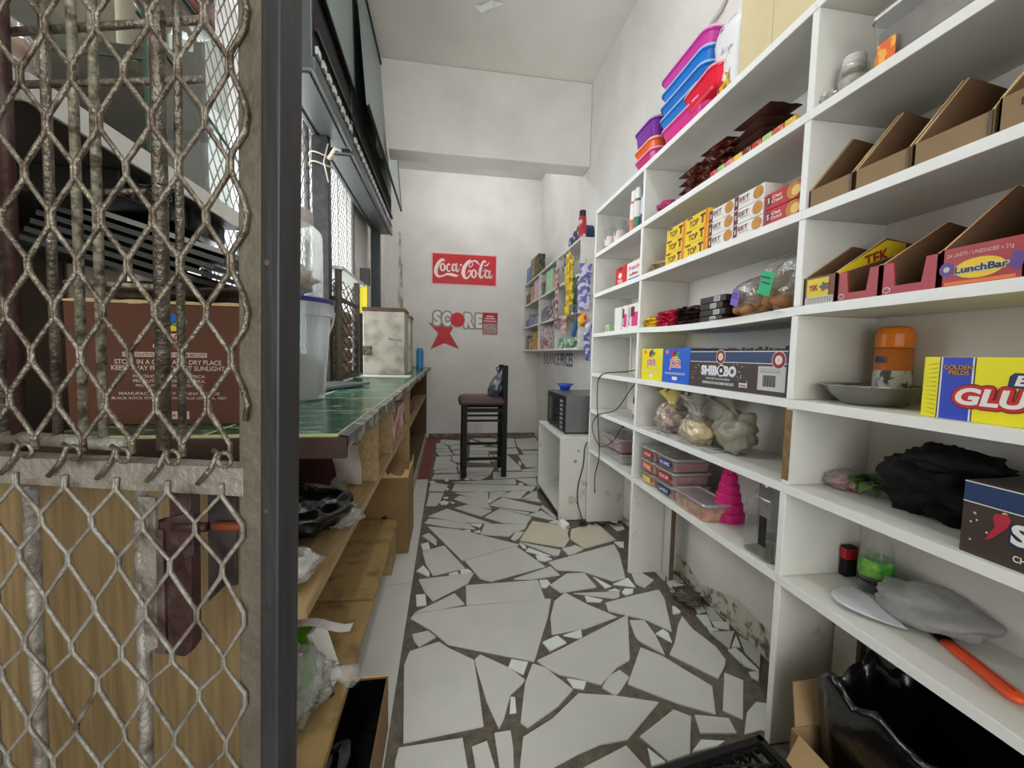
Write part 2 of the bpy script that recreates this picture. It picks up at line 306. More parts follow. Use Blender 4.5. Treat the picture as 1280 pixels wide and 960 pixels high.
TILES = '''-0.125,1.767 -0.083,1.769 -0.093,1.851 -0.134,1.851;-0.028,1.725 0.082,1.755 0.04,1.841 -0.131,1.717;-0.062,1.602 0.01,1.508 0.177,1.439 0.317,1.381 0.428,1.628 0.469,1.745 0.445,1.748 0.09,1.737 -0.131,1.71 -0.143,1.681;-0.117,1.538 -0.098,1.509 -0.037,1.556 -0.068,1.595 -0.128,1.581;-0.143,1.421 -0.115,1.124 0.114,1.147 0.11,1.268 0.102,1.414 0.01,1.489 -0.024,1.526 -0.13,1.487;0.107,1.389 0.131,1.23 0.158,1.13 0.177,1.163 0.21,1.248 0.256,1.287 0.268,1.303 0.221,1.365 0.127,1.44 0.105,1.417;0.219,1.364 0.267,1.327 0.293,1.381 0.237,1.403;0.265,1.286 0.225,1.144 0.243,1.125 0.352,1.186 0.417,1.241 0.349,1.344 0.308,1.37;0.197,1.18 0.218,1.181 0.223,1.236 0.209,1.239;-0.131,1.069 -0.121,0.987 0.069,0.961 0.061,1.028 0.051,1.116 -0.126,1.11;0.082,1.025 0.092,0.958 0.142,0.951 0.133,1.018 0.119,1.096 0.076,1.084;0.145,1.016 0.146,0.951 0.169,0.948 0.183,1.011 0.19,1.067 0.191,1.121 0.143,1.119;0.384,1.425 0.459,1.46 0.434,1.503 0.368,1.473;0.512,1.479 0.53,1.484 0.539,1.526 0.459,1.503;0.42,1.251 0.454,1.239 0.472,1.267 0.411,1.289;0.324,1.144 0.224,1.096 0.199,1.009 0.178,0.946 0.247,0.937 0.292,1.001 0.367,1.027 0.437,1.045 0.521,1.048 0.677,1.157 0.546,1.2 0.431,1.224;0.261,0.935 0.546,0.896 0.535,0.963 0.508,1.03 0.369,0.986;0.45,1.285 0.518,1.249 0.601,1.314 0.663,1.344 0.768,1.592 0.424,1.426 0.327,1.382 0.353,1.341 0.392,1.309;0.547,1.202 0.562,1.207 0.626,1.266 0.606,1.302 0.556,1.28 0.517,1.237;0.697,1.631 0.832,1.554 0.9,1.47 0.985,1.679 0.998,1.755 0.875,1.729 0.705,1.686;0.74,1.463 0.743,1.436 0.805,1.353 0.823,1.457 0.822,1.549 0.76,1.557;0.867,1.41 0.882,1.466 0.871,1.488 0.83,1.467;0.966,1.577 0.996,1.577 1.009,1.588 1.002,1.625 0.992,1.626;0.866,1.299 0.929,1.221 0.994,1.274 1.014,1.299 1.021,1.365 0.992,1.475 0.996,1.555 0.948,1.504 0.874,1.404 0.823,1.351;0.733,1.146 0.829,1.091 0.887,1.193 0.792,1.346 0.732,1.399 0.609,1.241;0.861,1.102 0.901,1.064 1.011,1.203 0.969,1.243;0.742,1.038 0.849,1.023 0.86,1.072 0.762,1.097;0.604,0.973 0.676,0.985 0.748,1.094 0.708,1.124 0.56,1.052;0.552,0.966 0.595,0.971 0.566,1.016;0.768,0.995 0.798,1.005 0.732,1.018 0.685,0.988;0.925,1.023 0.945,1.017 1.019,1.105 0.989,1.116 0.93,1.083 0.868,1.016;1.049,1.211 1.062,1.193 1.094,1.231 1.056,1.233;0.564,1.989 0.69,1.96 0.811,1.855 0.882,1.871 0.956,2.117 0.973,2.233 0.538,2.071;0.736,2.329 0.782,2.204 1.007,2.287 0.978,2.537 0.782,2.462;0.689,2.137 0.772,2.19 0.743,2.248 0.652,2.204;0.99,2.198 1.012,2.184 1.043,2.255 0.985,2.261;0.527,1.789 0.71,1.813 0.693,1.943 0.602,1.945 0.493,1.854;0.749,1.801 0.784,1.812 0.726,1.905;0.757,1.715 0.788,1.724 0.804,1.765 0.587,1.777;0.811,1.771 0.794,1.791 0.753,1.778;0.821,1.734 0.862,1.744 0.879,1.775 0.84,1.783 0.814,1.757;0.626,1.708 0.684,1.697 0.702,1.712 0.631,1.751;0.897,1.791 0.896,1.872 0.8,1.828;0.913,1.819 0.939,1.781 1.017,1.838 0.988,1.908 0.932,1.914;1.065,1.825 1.083,1.847 1.114,1.91 1.118,1.972 1.058,1.961;1.06,1.764 1.11,1.757 1.153,1.783 1.114,1.795 1.114,1.827 1.071,1.816;1.079,1.831 1.12,1.798 1.158,1.806 1.154,1.863 1.123,1.909;1.061,2.472 1.135,2.478 1.124,2.594 1.052,2.587;1.068,2.404 1.124,2.425 1.135,2.464 1.061,2.458;1.067,1.656 1.115,1.692 1.123,1.763 1.048,1.743;1.08,1.609 1.123,1.65 1.063,1.65;1.084,1.602 1.077,1.566 1.119,1.573 1.131,1.622 1.111,1.638;1.1,1.515 1.152,1.497 1.162,1.592 1.139,1.621;1.057,1.487 1.083,1.478 1.108,1.55 1.062,1.555;1.052,1.449 1.098,1.454 1.062,1.488;1.094,1.471 1.141,1.449 1.171,1.495 1.101,1.509;1.067,1.349 1.153,1.438 1.05,1.447;1.113,1.323 1.113,1.25 1.179,1.325 1.153,1.41;1.06,1.274 1.095,1.35 1.057,1.345;1.06,1.265 1.092,1.233 1.1,1.238 1.096,1.307 1.094,1.347;1.081,1.357 1.116,1.353 1.145,1.417;0.032,2.57 0.181,2.531 0.138,2.617 -0.016,2.694 -0.114,2.729 -0.14,2.658;0.084,2.138 0.417,2.288 0.078,2.531 -0.118,2.604;0.165,1.954 0.214,1.923 0.511,2.029 0.396,2.271 0.097,2.137;-0.055,2.327 -0.057,2.409 -0.105,2.507 -0.143,2.469;-0.128,2.281 -0.089,2.295 -0.103,2.379 -0.145,2.36;-0.103,2.116 -0.064,2.008 0.096,2.059 -0.012,2.323 -0.131,2.264;-0.082,1.999 -0.082,2.039 -0.116,2.11 -0.147,2.061;0.072,1.999 0.129,2.021 0.111,2.053 0.073,2.05;0.02,1.999 0.064,2.01 0.057,2.03 0.013,2.013;-0.097,1.869 -0.057,1.794 0.105,1.92 0.139,2.01 -0.131,1.979;0.09,1.743 0.443,1.75 0.444,1.907 0.093,1.902;0.413,1.917 0.565,1.941 0.538,2.026 0.329,1.931;0.447,1.843 0.469,1.838 0.498,1.867 0.489,1.904 0.451,1.903;0.377,2.406 0.418,2.461 0.492,2.502 0.518,2.559 0.244,2.605 0.208,2.451;0.399,2.342 0.432,2.375 0.479,2.458 0.429,2.47 0.381,2.37;0.669,2.227 0.728,2.321 0.74,2.404 0.786,2.5 0.563,2.613 0.431,2.344;0.432,2.248 0.451,2.237 0.45,2.274 0.422,2.316;0.585,2.142 0.613,2.139 0.642,2.197 0.431,2.319;0.519,2.15 0.566,2.136 0.466,2.245 0.442,2.211;0.487,2.103 0.52,2.083 0.566,2.102 0.519,2.15 0.486,2.153;0.666,2.128 0.776,2.2 0.743,2.238 0.656,2.214;0.081,2.647 0.289,2.608 0.003,2.892 -0.121,2.769;0.235,2.731 0.316,2.823 0.155,2.956 0.056,2.901;0.372,2.604 0.514,2.564 0.573,2.683 0.373,2.854 0.254,2.716;0.387,2.882 0.628,2.771 0.677,2.867 0.425,3.082 0.306,2.935;0.724,2.603 0.664,2.787 0.555,2.724;0.546,2.733 0.573,2.763 0.38,2.868;0.306,2.876 0.304,3.028 0.117,3.146 0.053,3.086;0.723,2.616 0.741,2.665 0.7,2.895 0.671,2.868;0.731,2.553 0.738,2.614 0.668,2.584;0.211,2.555 0.23,2.607 0.143,2.616;0.151,2.494 0.144,2.53 0.106,2.517;0.21,2.473 0.208,2.51 0.169,2.492;-0.072,2.967 -0.021,3.229 -0.102,3.236 -0.132,3.137 -0.146,2.966;0.089,3.951 0.098,4.063 -0.06,4.402 -0.112,4.379 -0.128,3.904;0.097,3.781 0.089,3.929 -0.109,3.86 -0.119,3.8;0.112,3.576 0.119,3.739 -0.111,3.74 -0.129,3.609;-0.023,3.268 0.012,3.423 -0.13,3.52 -0.141,3.294;-0.073,2.958 -0.048,3.032 -0.027,3.232 -0.134,3.248 -0.144,2.965;0.237,3.452 0.585,3.403 0.597,3.544 0.054,3.504;0.263,3.225 0.584,3.24 0.516,3.376 0.069,3.451 0.041,3.277;0.695,3.359 0.75,3.337 0.791,3.553 0.604,3.554;0.581,3.256 0.679,3.201 0.736,3.322 0.516,3.376;0.177,3.117 0.308,3.023 0.325,3.204 0.065,3.229;0.22,2.904 0.32,2.864 0.245,3.002 0.102,3.153 0.053,3.088;0.325,3.103 0.329,2.994 0.42,3.122 0.481,3.204 0.422,3.216 0.34,3.203;0.554,3.039 0.647,3.219 0.536,3.23 0.409,3.109;0.643,3.049 0.696,3.067 0.723,3.212 0.676,3.186 0.563,3.038;0.701,2.957 0.693,3.053 0.589,3.022;0.499,4.031 0.484,3.81 0.701,3.813 0.708,3.922 0.656,4.376;0.763,4.057 0.948,4.219 0.986,4.396 0.769,4.395;0.769,3.917 0.88,3.908 0.942,4.193 0.766,4.259;0.707,3.783 0.85,3.77 0.875,3.886 0.71,3.833;0.405,3.572 0.813,3.6 0.844,3.746 0.427,3.773;0.185,3.694 0.39,3.696 0.449,3.921 0.173,3.944;0.217,3.56 0.287,3.546 0.375,3.658 0.168,3.676;0.158,3.565 0.2,3.554 0.162,3.677 0.14,3.679;0.225,4.149 0.429,4.084 0.46,4.256 0.439,4.459 0.242,4.474;0.514,4.332 0.505,4.136 0.618,4.117 0.657,4.432 0.493,4.444;0.257,4.637 0.639,4.61 0.572,4.772 0.267,4.826;0.269,4.859 0.4,4.83 0.467,4.913 0.29,5.253;0.516,4.945 0.602,4.837 0.619,5.313 0.318,5.33;0.616,4.769 0.814,4.789 0.864,5.299 0.635,5.312;0.834,4.821 0.851,4.657 1.054,4.675 1.145,5.086 1.154,5.323 0.874,5.258;0.838,4.43 0.991,4.419 1.034,4.582 0.969,4.587 0.84,4.596;-0.123,4.787 0.013,4.747 0.02,4.842 -0.07,5.067 -0.13,5.056;-0.119,4.651 0.026,4.623 0.034,4.726 -0.128,4.725;-0.074,4.43 0.073,4.463 0.033,4.593 -0.125,4.604;-0.086,5.111 0.035,4.908 0.155,5.003 0.161,5.184 -0.073,5.275;0.048,4.713 0.148,4.737 0.154,4.968 0.035,4.874;0.086,4.485 0.14,4.481 0.146,4.675 0.054,4.651;0.006,4.276 0.041,4.238 0.043,4.394 -0.06,4.402;0.05,4.237 0.081,4.16 0.13,4.132 0.139,4.425 0.056,4.42;0.108,3.842 0.119,3.8 0.128,4.052 0.103,4.04;0.661,4.46 0.786,4.451 0.803,4.724 0.608,4.706;0.244,4.508 0.463,4.492 0.452,4.593 0.249,4.607;0.457,4.17 0.494,4.152 0.486,4.444 0.459,4.446;0.709,4.004 0.729,3.975 0.759,4.106 0.729,4.159;-0.038,2.98 0.002,2.981 0.016,3.025 -0.016,3.06 -0.053,3.032;0.043,2.992 0.062,3.008 0.025,3.038;-0.021,3.109 0.011,3.101 0.011,3.139 -0.022,3.137;-0.015,3.545 0.012,3.535 0.017,3.585 -0.015,3.581;-0.14,3.507 -0.098,3.5 -0.105,3.542 -0.147,3.539;0.606,3.371 0.644,3.374 0.637,3.422 0.604,3.419;0.319,2.969 0.335,3.06 0.332,3.102 0.302,3.01;0.002,3.28 0.019,3.325 -0.014,3.376;0.562,1.532 0.716,1.586 0.622,1.685 0.547,1.786 0.482,1.728 0.437,1.621 0.415,1.514'''
# ================================================================== SETTING
XR = 1.17; YB = 5.42; H = 3.35
fl = struct('floor', MB().box(-2.2, 1.35, -2.3, YB+.05, -.06, -.004), GROUT)
CREAMS = ((.28, 2.62), (.66, 2.42), (.86, 2.4), (-.02, 2.1), (1.0, 1.88), (.36, 2.6))
tiles = [[tuple(map(float, p.split(','))) for p in t.split()] for t in TILES.split(';')]
tr = random.Random(3)
for t in tiles:
    dist = sum(p[1] for p in t)/len(t)
    A = abs(sum(t[i][0]*t[(i+1) % len(t)][1]-t[(i+1) % len(t)][0]*t[i][1] for i in range(len(t))))/2
    mt = TILEW if A < .004 else TILE
    cx_, cy_ = sum(p[0] for p in t)/len(t), dist
    if any(abs(cx_-a)+abs(cy_-b) < .07 for a, b in CREAMS): mt = TILEC
    hgt = tr.uniform(-.0008, .0012)
    obj('tile', MB().prism(t, (0, 0, -.006+hgt), (1, 0, 0), (0, 1, 0), .007), mt, fl)
# straight tiled strip along the counter base and small crazed tiles near the camera
jy = [-.6, -.05, .5, 1.17, 1.947, 2.425, 2.823, 3.056, 3.272, 3.392, 3.6]
for a, b in zip(jy, jy[1:]):
    obj('tile', MB().box(-.62, -.16-.006*(1.9-a if a < 1.9 else 0)*0, a+.002, b-.002, -.006, .0015), TILE, fl)
for i in range(14):      # floor behind the camera and under the near shelves continues in broken tile
    x0 = -.1+(i % 5)*.26; y0 = .66-(i//5)*.3
    q = [(x0+tr.uniform(0, .03), y0-.27+tr.uniform(0, .03)), (x0+.24-tr.uniform(0, .03), y0-.27+tr.uniform(0, .05)), (x0+.24-tr.uniform(0, .05), y0-tr.uniform(0, .03)), (x0+tr.uniform(0, .05), y0-tr.uniform(0, .05))]
    obj('tile', MB().prism(q, (0, 0, -.006), (1, 0, 0), (0, 1, 0), .007), TILE, fl)
REDF = mat('red_floor_paint', (128, 52, 50), .6, n=.7, ns=9, rgb2=(90, 62, 56), bump=.2)
obj('painted_strip', MB().box(-.26, -.15, 3.62, 5.42, -.006, .0005), REDF, fl, label='worn red painted strip of floor')
obj('painted_strip', MB().box(-.15, .62, 5.335, 5.42, -.006, .0005), REDF, fl, label='worn red painted strip along back wall')
struct('ceiling', MB().box(-2.2, 1.35, -2.3, YB+.1, H, H+.1), PLASTER2)
struct('wall_right', MB().box(XR, XR+.12, -2.3, 3.66, -.05, H).box(XR+.012, XR+.12, 3.66, YB+.1, -.05, H), PLASTER)
bw = struct('wall_back', MB().box(-1.2, 1.3, YB, YB+.12, -.05, H), PLASTER)
obj('damp_stain', MB().add([(-.62, YB-.0015, .93), (-.575, YB-.0015, .93), (-.56, YB-.0015, 1.6), (-.575, YB-.0015, 2.55), (-.61, YB-.0015, 2.6), (-.625, YB-.0015, 1.7)], [(0, 1, 2, 3, 4, 5)]),
    mat('stain', (210, 206, 198), .9, n=.9, ns=22, rgb2=(140, 134, 120), thr=(.45, .6), stretch=(1, 1, .3)), bw)
SCUFF = mat('plaster_scuff', (206, 198, 180), .9, n=.8, ns=10, rgb2=(150, 138, 116), thr=(.5, .75))
obj('skirting_scuff', MB().box(-.24, 1.17, YB-.002, YB, 0, .05), mat('base_dirt', (150, 138, 120), .9, n=.8, ns=12, rgb2=(80, 68, 56)), bw)
struct('wall_left', MB().box(-.86, -.78, 3.66, YB+.05, -.05, H), PLASTER)
struct('wall_left_low', MB().box(-.9, -.82, 1.4, 3.66, -.05, .9).box(-.9, -.76, 1.4, 3.66, 2.52, H), PLASTER)
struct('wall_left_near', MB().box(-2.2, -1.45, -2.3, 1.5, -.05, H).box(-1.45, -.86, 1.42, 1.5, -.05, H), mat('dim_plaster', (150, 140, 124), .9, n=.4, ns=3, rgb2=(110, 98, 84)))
struct('trim_1', MB().box(-1.2, XR, 3.46, 3.66, 2.68, H), PLASTER, bevel=.01)      # ceiling beam
lwall = MB().box(-2.2, -1.0, -2.42, -2.3, -.05, H).box(.95, 1.35, -2.42, -2.3, -.05, H).box(-1.0, .95, -2.42, -2.3, 2.3, H)
struct('wall_front', lwall, PLASTER)
# tube light added out of view above the aisle, for light from the top
ft = thing('added_ceiling_light', 'added unseen tube light on the ceiling above the camera', 'light', (.2, .9, H))
obj('added_fitting', MB().box(.16, .24, .3, 1.5, H-.05, H), WHITE, ft)
em = bpy.data.materials.new('added_tube_glow'); em.use_nodes = True; _b = em.node_tree.nodes['Principled BSDF']
_b.inputs['Emission Color'].default_value = (.96, .99, 1, 1); _b.inputs['Emission Strength'].default_value = 82
obj('tube', MB().tube([(.2, .33, H-.075), (.2, 1.47, H-.075)], .015, 12), em, ft)
ft = thing('added_ceiling_light', 'added tube light hidden behind the beam to brighten the back', 'light', (.3, 4.5, H))  # second tube light, added unseen behind the beam to lift the dark back wall
obj('added_fitting', MB().box(-.3, .9, 4.46, 4.54, H-.05, H), WHITE, ft)
em2 = em.copy(); em2.name = 'added_back_tube_glow'; em2.node_tree.nodes['Principled BSDF'].inputs['Emission Strength'].default_value = 50
obj('tube', MB().tube([(-.27, 4.5, H-.075), (.87, 4.5, H-.075)], .015, 12), em2, ft)
obj('peeling_paint', MB().add([(.14, 2.86, H-.002), (.2, 2.9, H-.012), (.27, 2.86, H-.002), (.34, 2.8, H-.014), (.26, 2.8, H-.002), (.2, 2.84, H-.008)], [(0, 1, 2, 4, 5), (2, 3, 4)]), EDGEW, bpy.data.objects['ceiling'], recalc=False)
# wall conduit
tag(obj('wall_conduit', MB().tube([(XR-.012, 1.6, 2.72), (XR-.012, 1.75, 2.61), (XR-.012, 2.12, 2.56), (XR-.012, 2.2, 2.42), (XR-.012, 2.25, 2.2)], .009, 8), mat('conduit', (200, 198, 190), .6), smooth=True),
    'thin white cable running up the right wall above the shelves', 'cable')
# mouldy patch, dirt at foot of right wall
obj('skirting_dirt', MB().add([(XR-.002, y, z) for y, z in ((.3, 0), (3.0, 0), (3.0, .05), (2.2, .04), (1.85, .11), (1.7, .05), (1.45, .13), (1.2, .1), (1.1, .2), (1.05, .1), (.3, .12))], [tuple(range(11))]),
    mat('wall_dirt', (206, 200, 186), .9, n=.9, ns=26, rgb2=(90, 78, 62), thr=(.5, .64)), bpy.data.objects['wall_right'])

# ------------------------------------------------------------------ right-hand shelving
XF = .92; TH = .024
ZT = [2.012, 1.742, 1.492, 1.242, .993, .758, .498]
su = thing('shelving_unit', 'white painted wall shelving unit full of groceries along the right wall', 'shelves', (1.04, 1.3, 0))
bays = [(-.6, .06), (.08, .98), (1.0, 1.91), (1.93, 2.56)]
for bi, (a, b) in enumerate(bays):
    for zi, z in enumerate(ZT):
        m = MB(); sag = .0
        y0, y1 = a-.01, b+.01
        if bi == 2 and zi == 3: sag = .012
        if sag:
            N = 10; top = []; bot = []
            for i in range(N+1):
                y = y0+(y1-y0)*i/N; dz = -sag*math.sin(math.pi*i/N)
                top.append((y, z+dz)); bot.append((y, z+dz-TH))
            m.prism([(p[0], p[1]) for p in top]+[(p[0], p[1]) for p in bot[::-1]], (XF, 0, 0), (0, 1, 0), (0, 0, 1), XR-XF-.001)
        else: m.box(XF, XR-.001, y0+.0005, y1-.0005, z-TH, z)
        obj('shelf', m, WHITE, su, bevel=.0015)
        em_ = MB()
        if sag: em_.prism([(p[0], p[1]) for p in top]+[(p[0], p[1]) for p in bot[::-1]], (XF-.002, 0, 0), (0, 1, 0), (0, 0, 1), .0018)
        else: em_.box(XF-.002, XF-.0002, y0+.0005, y1-.0005, z-TH+.0005, z-.0005)
        obj('front_edge', em_, EDGEW, su)
for y0, xo in ((-.62, 0), (.06, 0), (.98, 0), (1.91, 0), (2.56, 0)):
    tops = [ZT[0]-TH]+[z-TH for z in ZT[1:]]; bots = ZT[1:]+[0]
    for i, (t, b) in enumerate(zip(tops, bots)):
        jit = (.004 if i % 2 else -.002)
        obj('upright', MB().box(XF+.001, XR-.001, y0+jit*.5, y0+.02+jit*.5, b+.0005, t-.0005), WHITE_D if i == 6 else WHITE, su, bevel=.001)
        if t-b > .01: obj('front_edge', MB().box(XF-.001, XF+.0008, y0+jit*.5+.0005, y0+.0195+jit*.5, b+.001, t-.001), EDGEW, su)
# chipped edge of the upright in row 5
obj('chipped_edge', MB().box(XF-.0015, XF+.001, .979, 1.001, .77, .965), mat('bare_chipboard', (138, 114, 78), .9, n=.7, ns=40, rgb2=(96, 66, 36)), su, label='bare chipboard edge where the paint is gone')
for y0 in (1.83, .9):
    obj('back_board', MB().box(1.09, 1.105, y0-.0, y0+.065, .005, .47), WHITE_D, su)
    obj('back_board_edge', MB().box(1.088, 1.106, y0-.012, y0-.001, .005, .47), mat('brown_edge', (104, 84, 64), .8), su)
for y, z, x in ((2.3, 1.225, .99), (1.6, 1.48, 1.0), (1.72, 1.48, .99), (1.2, 1.98, 1.0), (1.45, 1.98, 1.0), (.93, 1.98, .95), (.9, 1.98, 1.06), (1.5, .96, 1.0)): pass

# ------------------------------------------------------------------ counter and its cabinet on the left
XC = -.26
cab = thing('counter_cabinet', 'open pine shelf cabinet under the green tiled counter', 'cabinet', (-.43, 3.0, 0))
obj('back_panel', MB().box(-.62, -.605, .8, 5.2, .05, .88), PLY, cab)
obj('end_panel', MB().box(-1.1, -.345, .78, .8, .005, .89), PLY, cab, label='tall grained ply panel facing the gate')
obj('shelf', MB().box(-.604, XC, .801, 2.93, .59, .612), PINE, cab, bevel=.001)
obj('shelf', MB().box(-.604, XC-.003, 2.955, 5.18, .56, .578), PINE, cab)
obj('shelf', MB().box(-.604, XC-.003, 2.955, 5.18, .105, .12), DARKW, cab)
obj('divider', MB().box(-.604, XC+.002, 1.585, 1.625, .613, .888), PINE, cab, bevel=.001)
obj('divider', MB().box(-.604, XC, 2.02, 2.035, .613, .888), PINE, cab)
obj('divider', MB().box(-.604, XC, 2.935, 2.953, .12, .888), PINE, cab)
obj('end_panel', MB().box(-.8, XC+.005, 5.18, 5.2, .005, .888), DARKW, cab)
obj('plinth', MB().box(-.6, XC+.004, 2.95, 5.178, .002, .1), mat('pale_plinth', (176, 178, 166), .7, n=.5, ns=8, rgb2=(130, 130, 116)), cab)
obj('low_plank', MB().box(-.6, XC, 1.512, 2.235, .178, .205), PLANK, cab, bevel=.002)
obj('low_plank', MB().box(-.6, XC, .805, 1.5, .176, .2), PLANK, cab, bevel=.002)
obj('support_block', MB().box(-.34, -.265, 2.03, 2.2, .002, .177), PLANK, cab)
obj('support_block', MB().box(-.55, -.5, 1.2, 1.3, .002, .175), PLANK, cab)
ct = thing('service_counter', 'worn green marble patterned counter top with ragged dark edge', 'counter', (-.5, 3.0, .89))
Zc = .92
obj('slab', MB().box(-.8, -.215, .935, 5.3, .892, .912), mat('counter_core', (64, 54, 48), .8, n=.6, ns=30, rgb2=(110, 100, 90), bump=.5), ct)
# ragged front edging
er = random.Random(5); pts = []
N = 60
edge = MB()
top = []; 
for i in range(N+1):
    y = .93+(5.3-.93)*i/N; top.append((y, -.213+er.uniform(-.004, .004)))
for i in range(N):
    (y0, x0), (y1, x1) = top[i], top[i+1]
    zz = .886+er.uniform(-.004, .006)
    edge.add([(x0, y0, zz), (x1, y1, zz), (x1, y1, .9165), (x0, y0, .9165), (-.232, y0, .92), (-.232, y1, .92)], [(0, 1, 2, 3), (3, 2, 5, 4)])
obj('front_edging', edge, mat('edge_grey', (92, 90, 86), .5, n=.8, ns=22, rgb2=(190, 192, 180), thr=(.5, .66), bump=.5), ct)
obj('end_edging', MB().box(-.8, -.214, .925, .936, .868, .914), mat('edge_brown', (60, 38, 34), .7, n=.4, ns=20, rgb2=(96, 70, 60)), ct, bevel=.002)
ys = [.938, 1.3, 1.66, 2.02, 2.38, 2.74, 3.1, 3.46, 3.82, 4.18, 4.54, 4.9, 5.29]; xs = [-.233, -.5, -.8]
for a, b in zip(ys, ys[1:]):
    for c, d in zip(xs, xs[1:]):
        obj('counter_tile', MB().box(c-.004, d+.004, a+.004, b-.004, .912, Zc), GREENC, ct)
obj('joint_filler', MB().box(-.8, -.234, .937, 5.29, .912, .9196), JOINT, ct)
# ================================================================== GOODS ON THE RIGHT-HAND SHELVES
def carton(name, label, cat, x0, x1, y0, y1, z0, z1, mt, group=None, bev=.0015):
    t = thing(name, label, cat, ((x0+x1)/2, (y0+y1)/2, z0), group=group)
    obj('box_body', MB().box(x0, x1, y0, y1, z0, z1), mt, t, bevel=bev)
    return t
def jester_hat(t, c, s, u, v):
    """small jester-cap emblem as printed on the biscuit cartons"""
    c = Vector(c); u3, v3 = Vector(u), Vector(v)
    for pts, m in (([(-.5, -.1), (-.45, .35), (-.15, .5), (0, .2), (-.1, -.15)], RED), ([(-.2, .1), (0, .55), (.3, .5), (.2, .1)], BLUE),
                   ([(.05, .0), (.3, .3), (.6, .3), (.75, .1), (.5, .05), (.3, -.1)], GREEN), ([(-.6, -.2), (-.2, -.02), (.3, -.05), (.6, -.2), (.2, -.28), (-.3, -.28)], YEL)):
        flat(t, [(a*s, b*s) for a, b in pts], c, u3, v3, m)
# ---- top of the unit: nested basins
def basin_bm(wd, dp, h):
    k = .8
    outer = [ring3(wd*k, dp*k, .03, 0), ring3(wd*k+.012, dp*k+.012, .035, .008), ring3(wd*.96, dp*.96, .04, h-.012), ring3(wd, dp, .042, h-.01), ring3(wd, dp, .042, h),
             ring3(wd*.95, dp*.95, .038, h), ring3(wd*k*.97, dp*k*.97, .03, .006)]
    return MB().loft(outer)
def basin_thing(label, rgb, x, y, z, wd, dp, h, tilt=0, grp='nested plastic basins on top of the shelving'):
    t = thing('basin', label, 'basin', (x, y, z), group=grp, rot=(tilt, 0, 0))
    c = mat('basin_%d_%d_%d' % rgb, rgb, .25, spec=.6)
    obj('tub', basin_bm(wd, dp, h), c, t, world=False, bevel=0)
    r = tuple(min(255, int(v*.4+150)) for v in rgb)
    obj('rim', MB().loft([ring3(wd+.004, dp+.004, .044, h-.006), ring3(wd+.006, dp+.006, .045, h), ring3(wd+.002, dp+.002, .043, h+.003), ring3(wd-.014, dp-.014, .036, h+.003), ring3(wd-.014, dp-.014, .036, h-.006)], cap=False),
        mat('rim_%d_%d_%d' % rgb, r, .3), t, world=False, label='paler rolled rim')
    return t
bx = 1.03
basin_thing('hot pink basin at the bottom of the tall basin stack', (214, 50, 140), bx, 1.64, 2.014, .21, .34, .075)
basin_thing('red plastic basin leaning against the stack of basins', (226, 28, 60), 1.0, 1.50, 2.06, .17, .22, .07, R_(-6))
basin_thing('lowest of the three blue basins in the tall stack', (22, 120, 206), bx, 1.66, 2.07, .21, .34, .075)
basin_thing('middle one of the three blue basins in the tall stack', (24, 112, 200), bx, 1.655, 2.125, .21, .35, .075)
basin_thing('uppermost blue basin directly below the pink one', (30, 118, 210), bx, 1.65, 2.18, .21, .35, .075)
basin_thing('bright pink basin topping the tall stack of basins', (206, 60, 160), bx, 1.65, 2.235, .21, .36, .08)
basin_thing('magenta basin under the orange one at the far end', (200, 40, 120), 1.03, 1.97, 2.014, .2, .22, .06)
basin_thing('orange basin between a purple and a magenta basin', (240, 96, 34), 1.03, 1.98, 2.06, .2, .22, .065)
basin_thing('purple basin topping the short far stack', (118, 40, 150), 1.03, 1.985, 2.11, .2, .22, .11)
t = thing('snack_bag', 'white foil snack bag with black and gold print beside the basins', 'bag', (1.0, 1.405, 2.013), rot=(0, R_(-4), 0))
obj('bag', packet(.29, .17, .08, 3, 12, 8).__class__().add(*(lambda p: ([(z-.04, y, x+.145) for x, y, z in p.v], p.f))(packet(.29, .17, .08, 3, 12, 8))), mat('foil_white', (226, 228, 230), .3, n=.95, ns=13, rgb2=(34, 30, 40), thr=(.58, .64), bump=.5, bs=25), t, world=False, smooth=True)
obj('front_print', MB().loft([[(-.0415, -.03+.06*i/6+.006*math.sin(j*2.0), .03+.03*j) for i in range(7)] for j in range(3)], cap=False, closed=False), mat('bag_print', (240, 190, 50), .4, n=.95, ns=30, rgb2=(40, 30, 60), thr=(.45, .55)), t, world=False)
t = carton('storage_carton', 'large plain cream carton on top of the shelving beside the snack bag', 'box', .955, 1.16, 1.04, 1.33, 2.013, 2.32, mat('cream_carton', (214, 200, 160), .8, n=.4, ns=6, rgb2=(190, 172, 128)))
obj('side_seam', MB().box(.9545, .955, 1.183, 1.185, 2.02, 2.32), mat('seam', (176, 158, 116), .7), t)

# ---- row 1 (z 1.742)
z1 = ZT[1]
pk = packet(.2, .085, .035, 1)
pm = mat('choc_wrapper', (82, 30, 28), .3, n=.9, ns=34, rgb2=(196, 150, 120), thr=(.56, .66), bump=.5, bs=40)
def flatpack(label, x, y, z, rz, mt, grp, l=.2, wd=.085, th=.035, seed=1, band=None, tilt=0, nm='biscuit_packet', cat='packet'):
    t = thing(nm, label, cat, (x, y, z), group=grp, rot=(tilt, 0, rz))
    obj('wrapper', packet(l, wd, th, seed), mt, t, world=False, smooth=True)
    if band: obj('label_band', packet(l*.42, wd*1.01, th*1.06, seed, crimp=0.0), band, t, world=False, smooth=True)
    return t
LB = mat('wrapper_label', (206, 178, 150), .5, n=.9, ns=30, rgb2=(90, 40, 30), thr=(.45, .55))
pos = ['lowest', 'second from the bottom', 'third from the bottom', 'fourth from the bottom', 'fifth from the bottom', 'topmost']
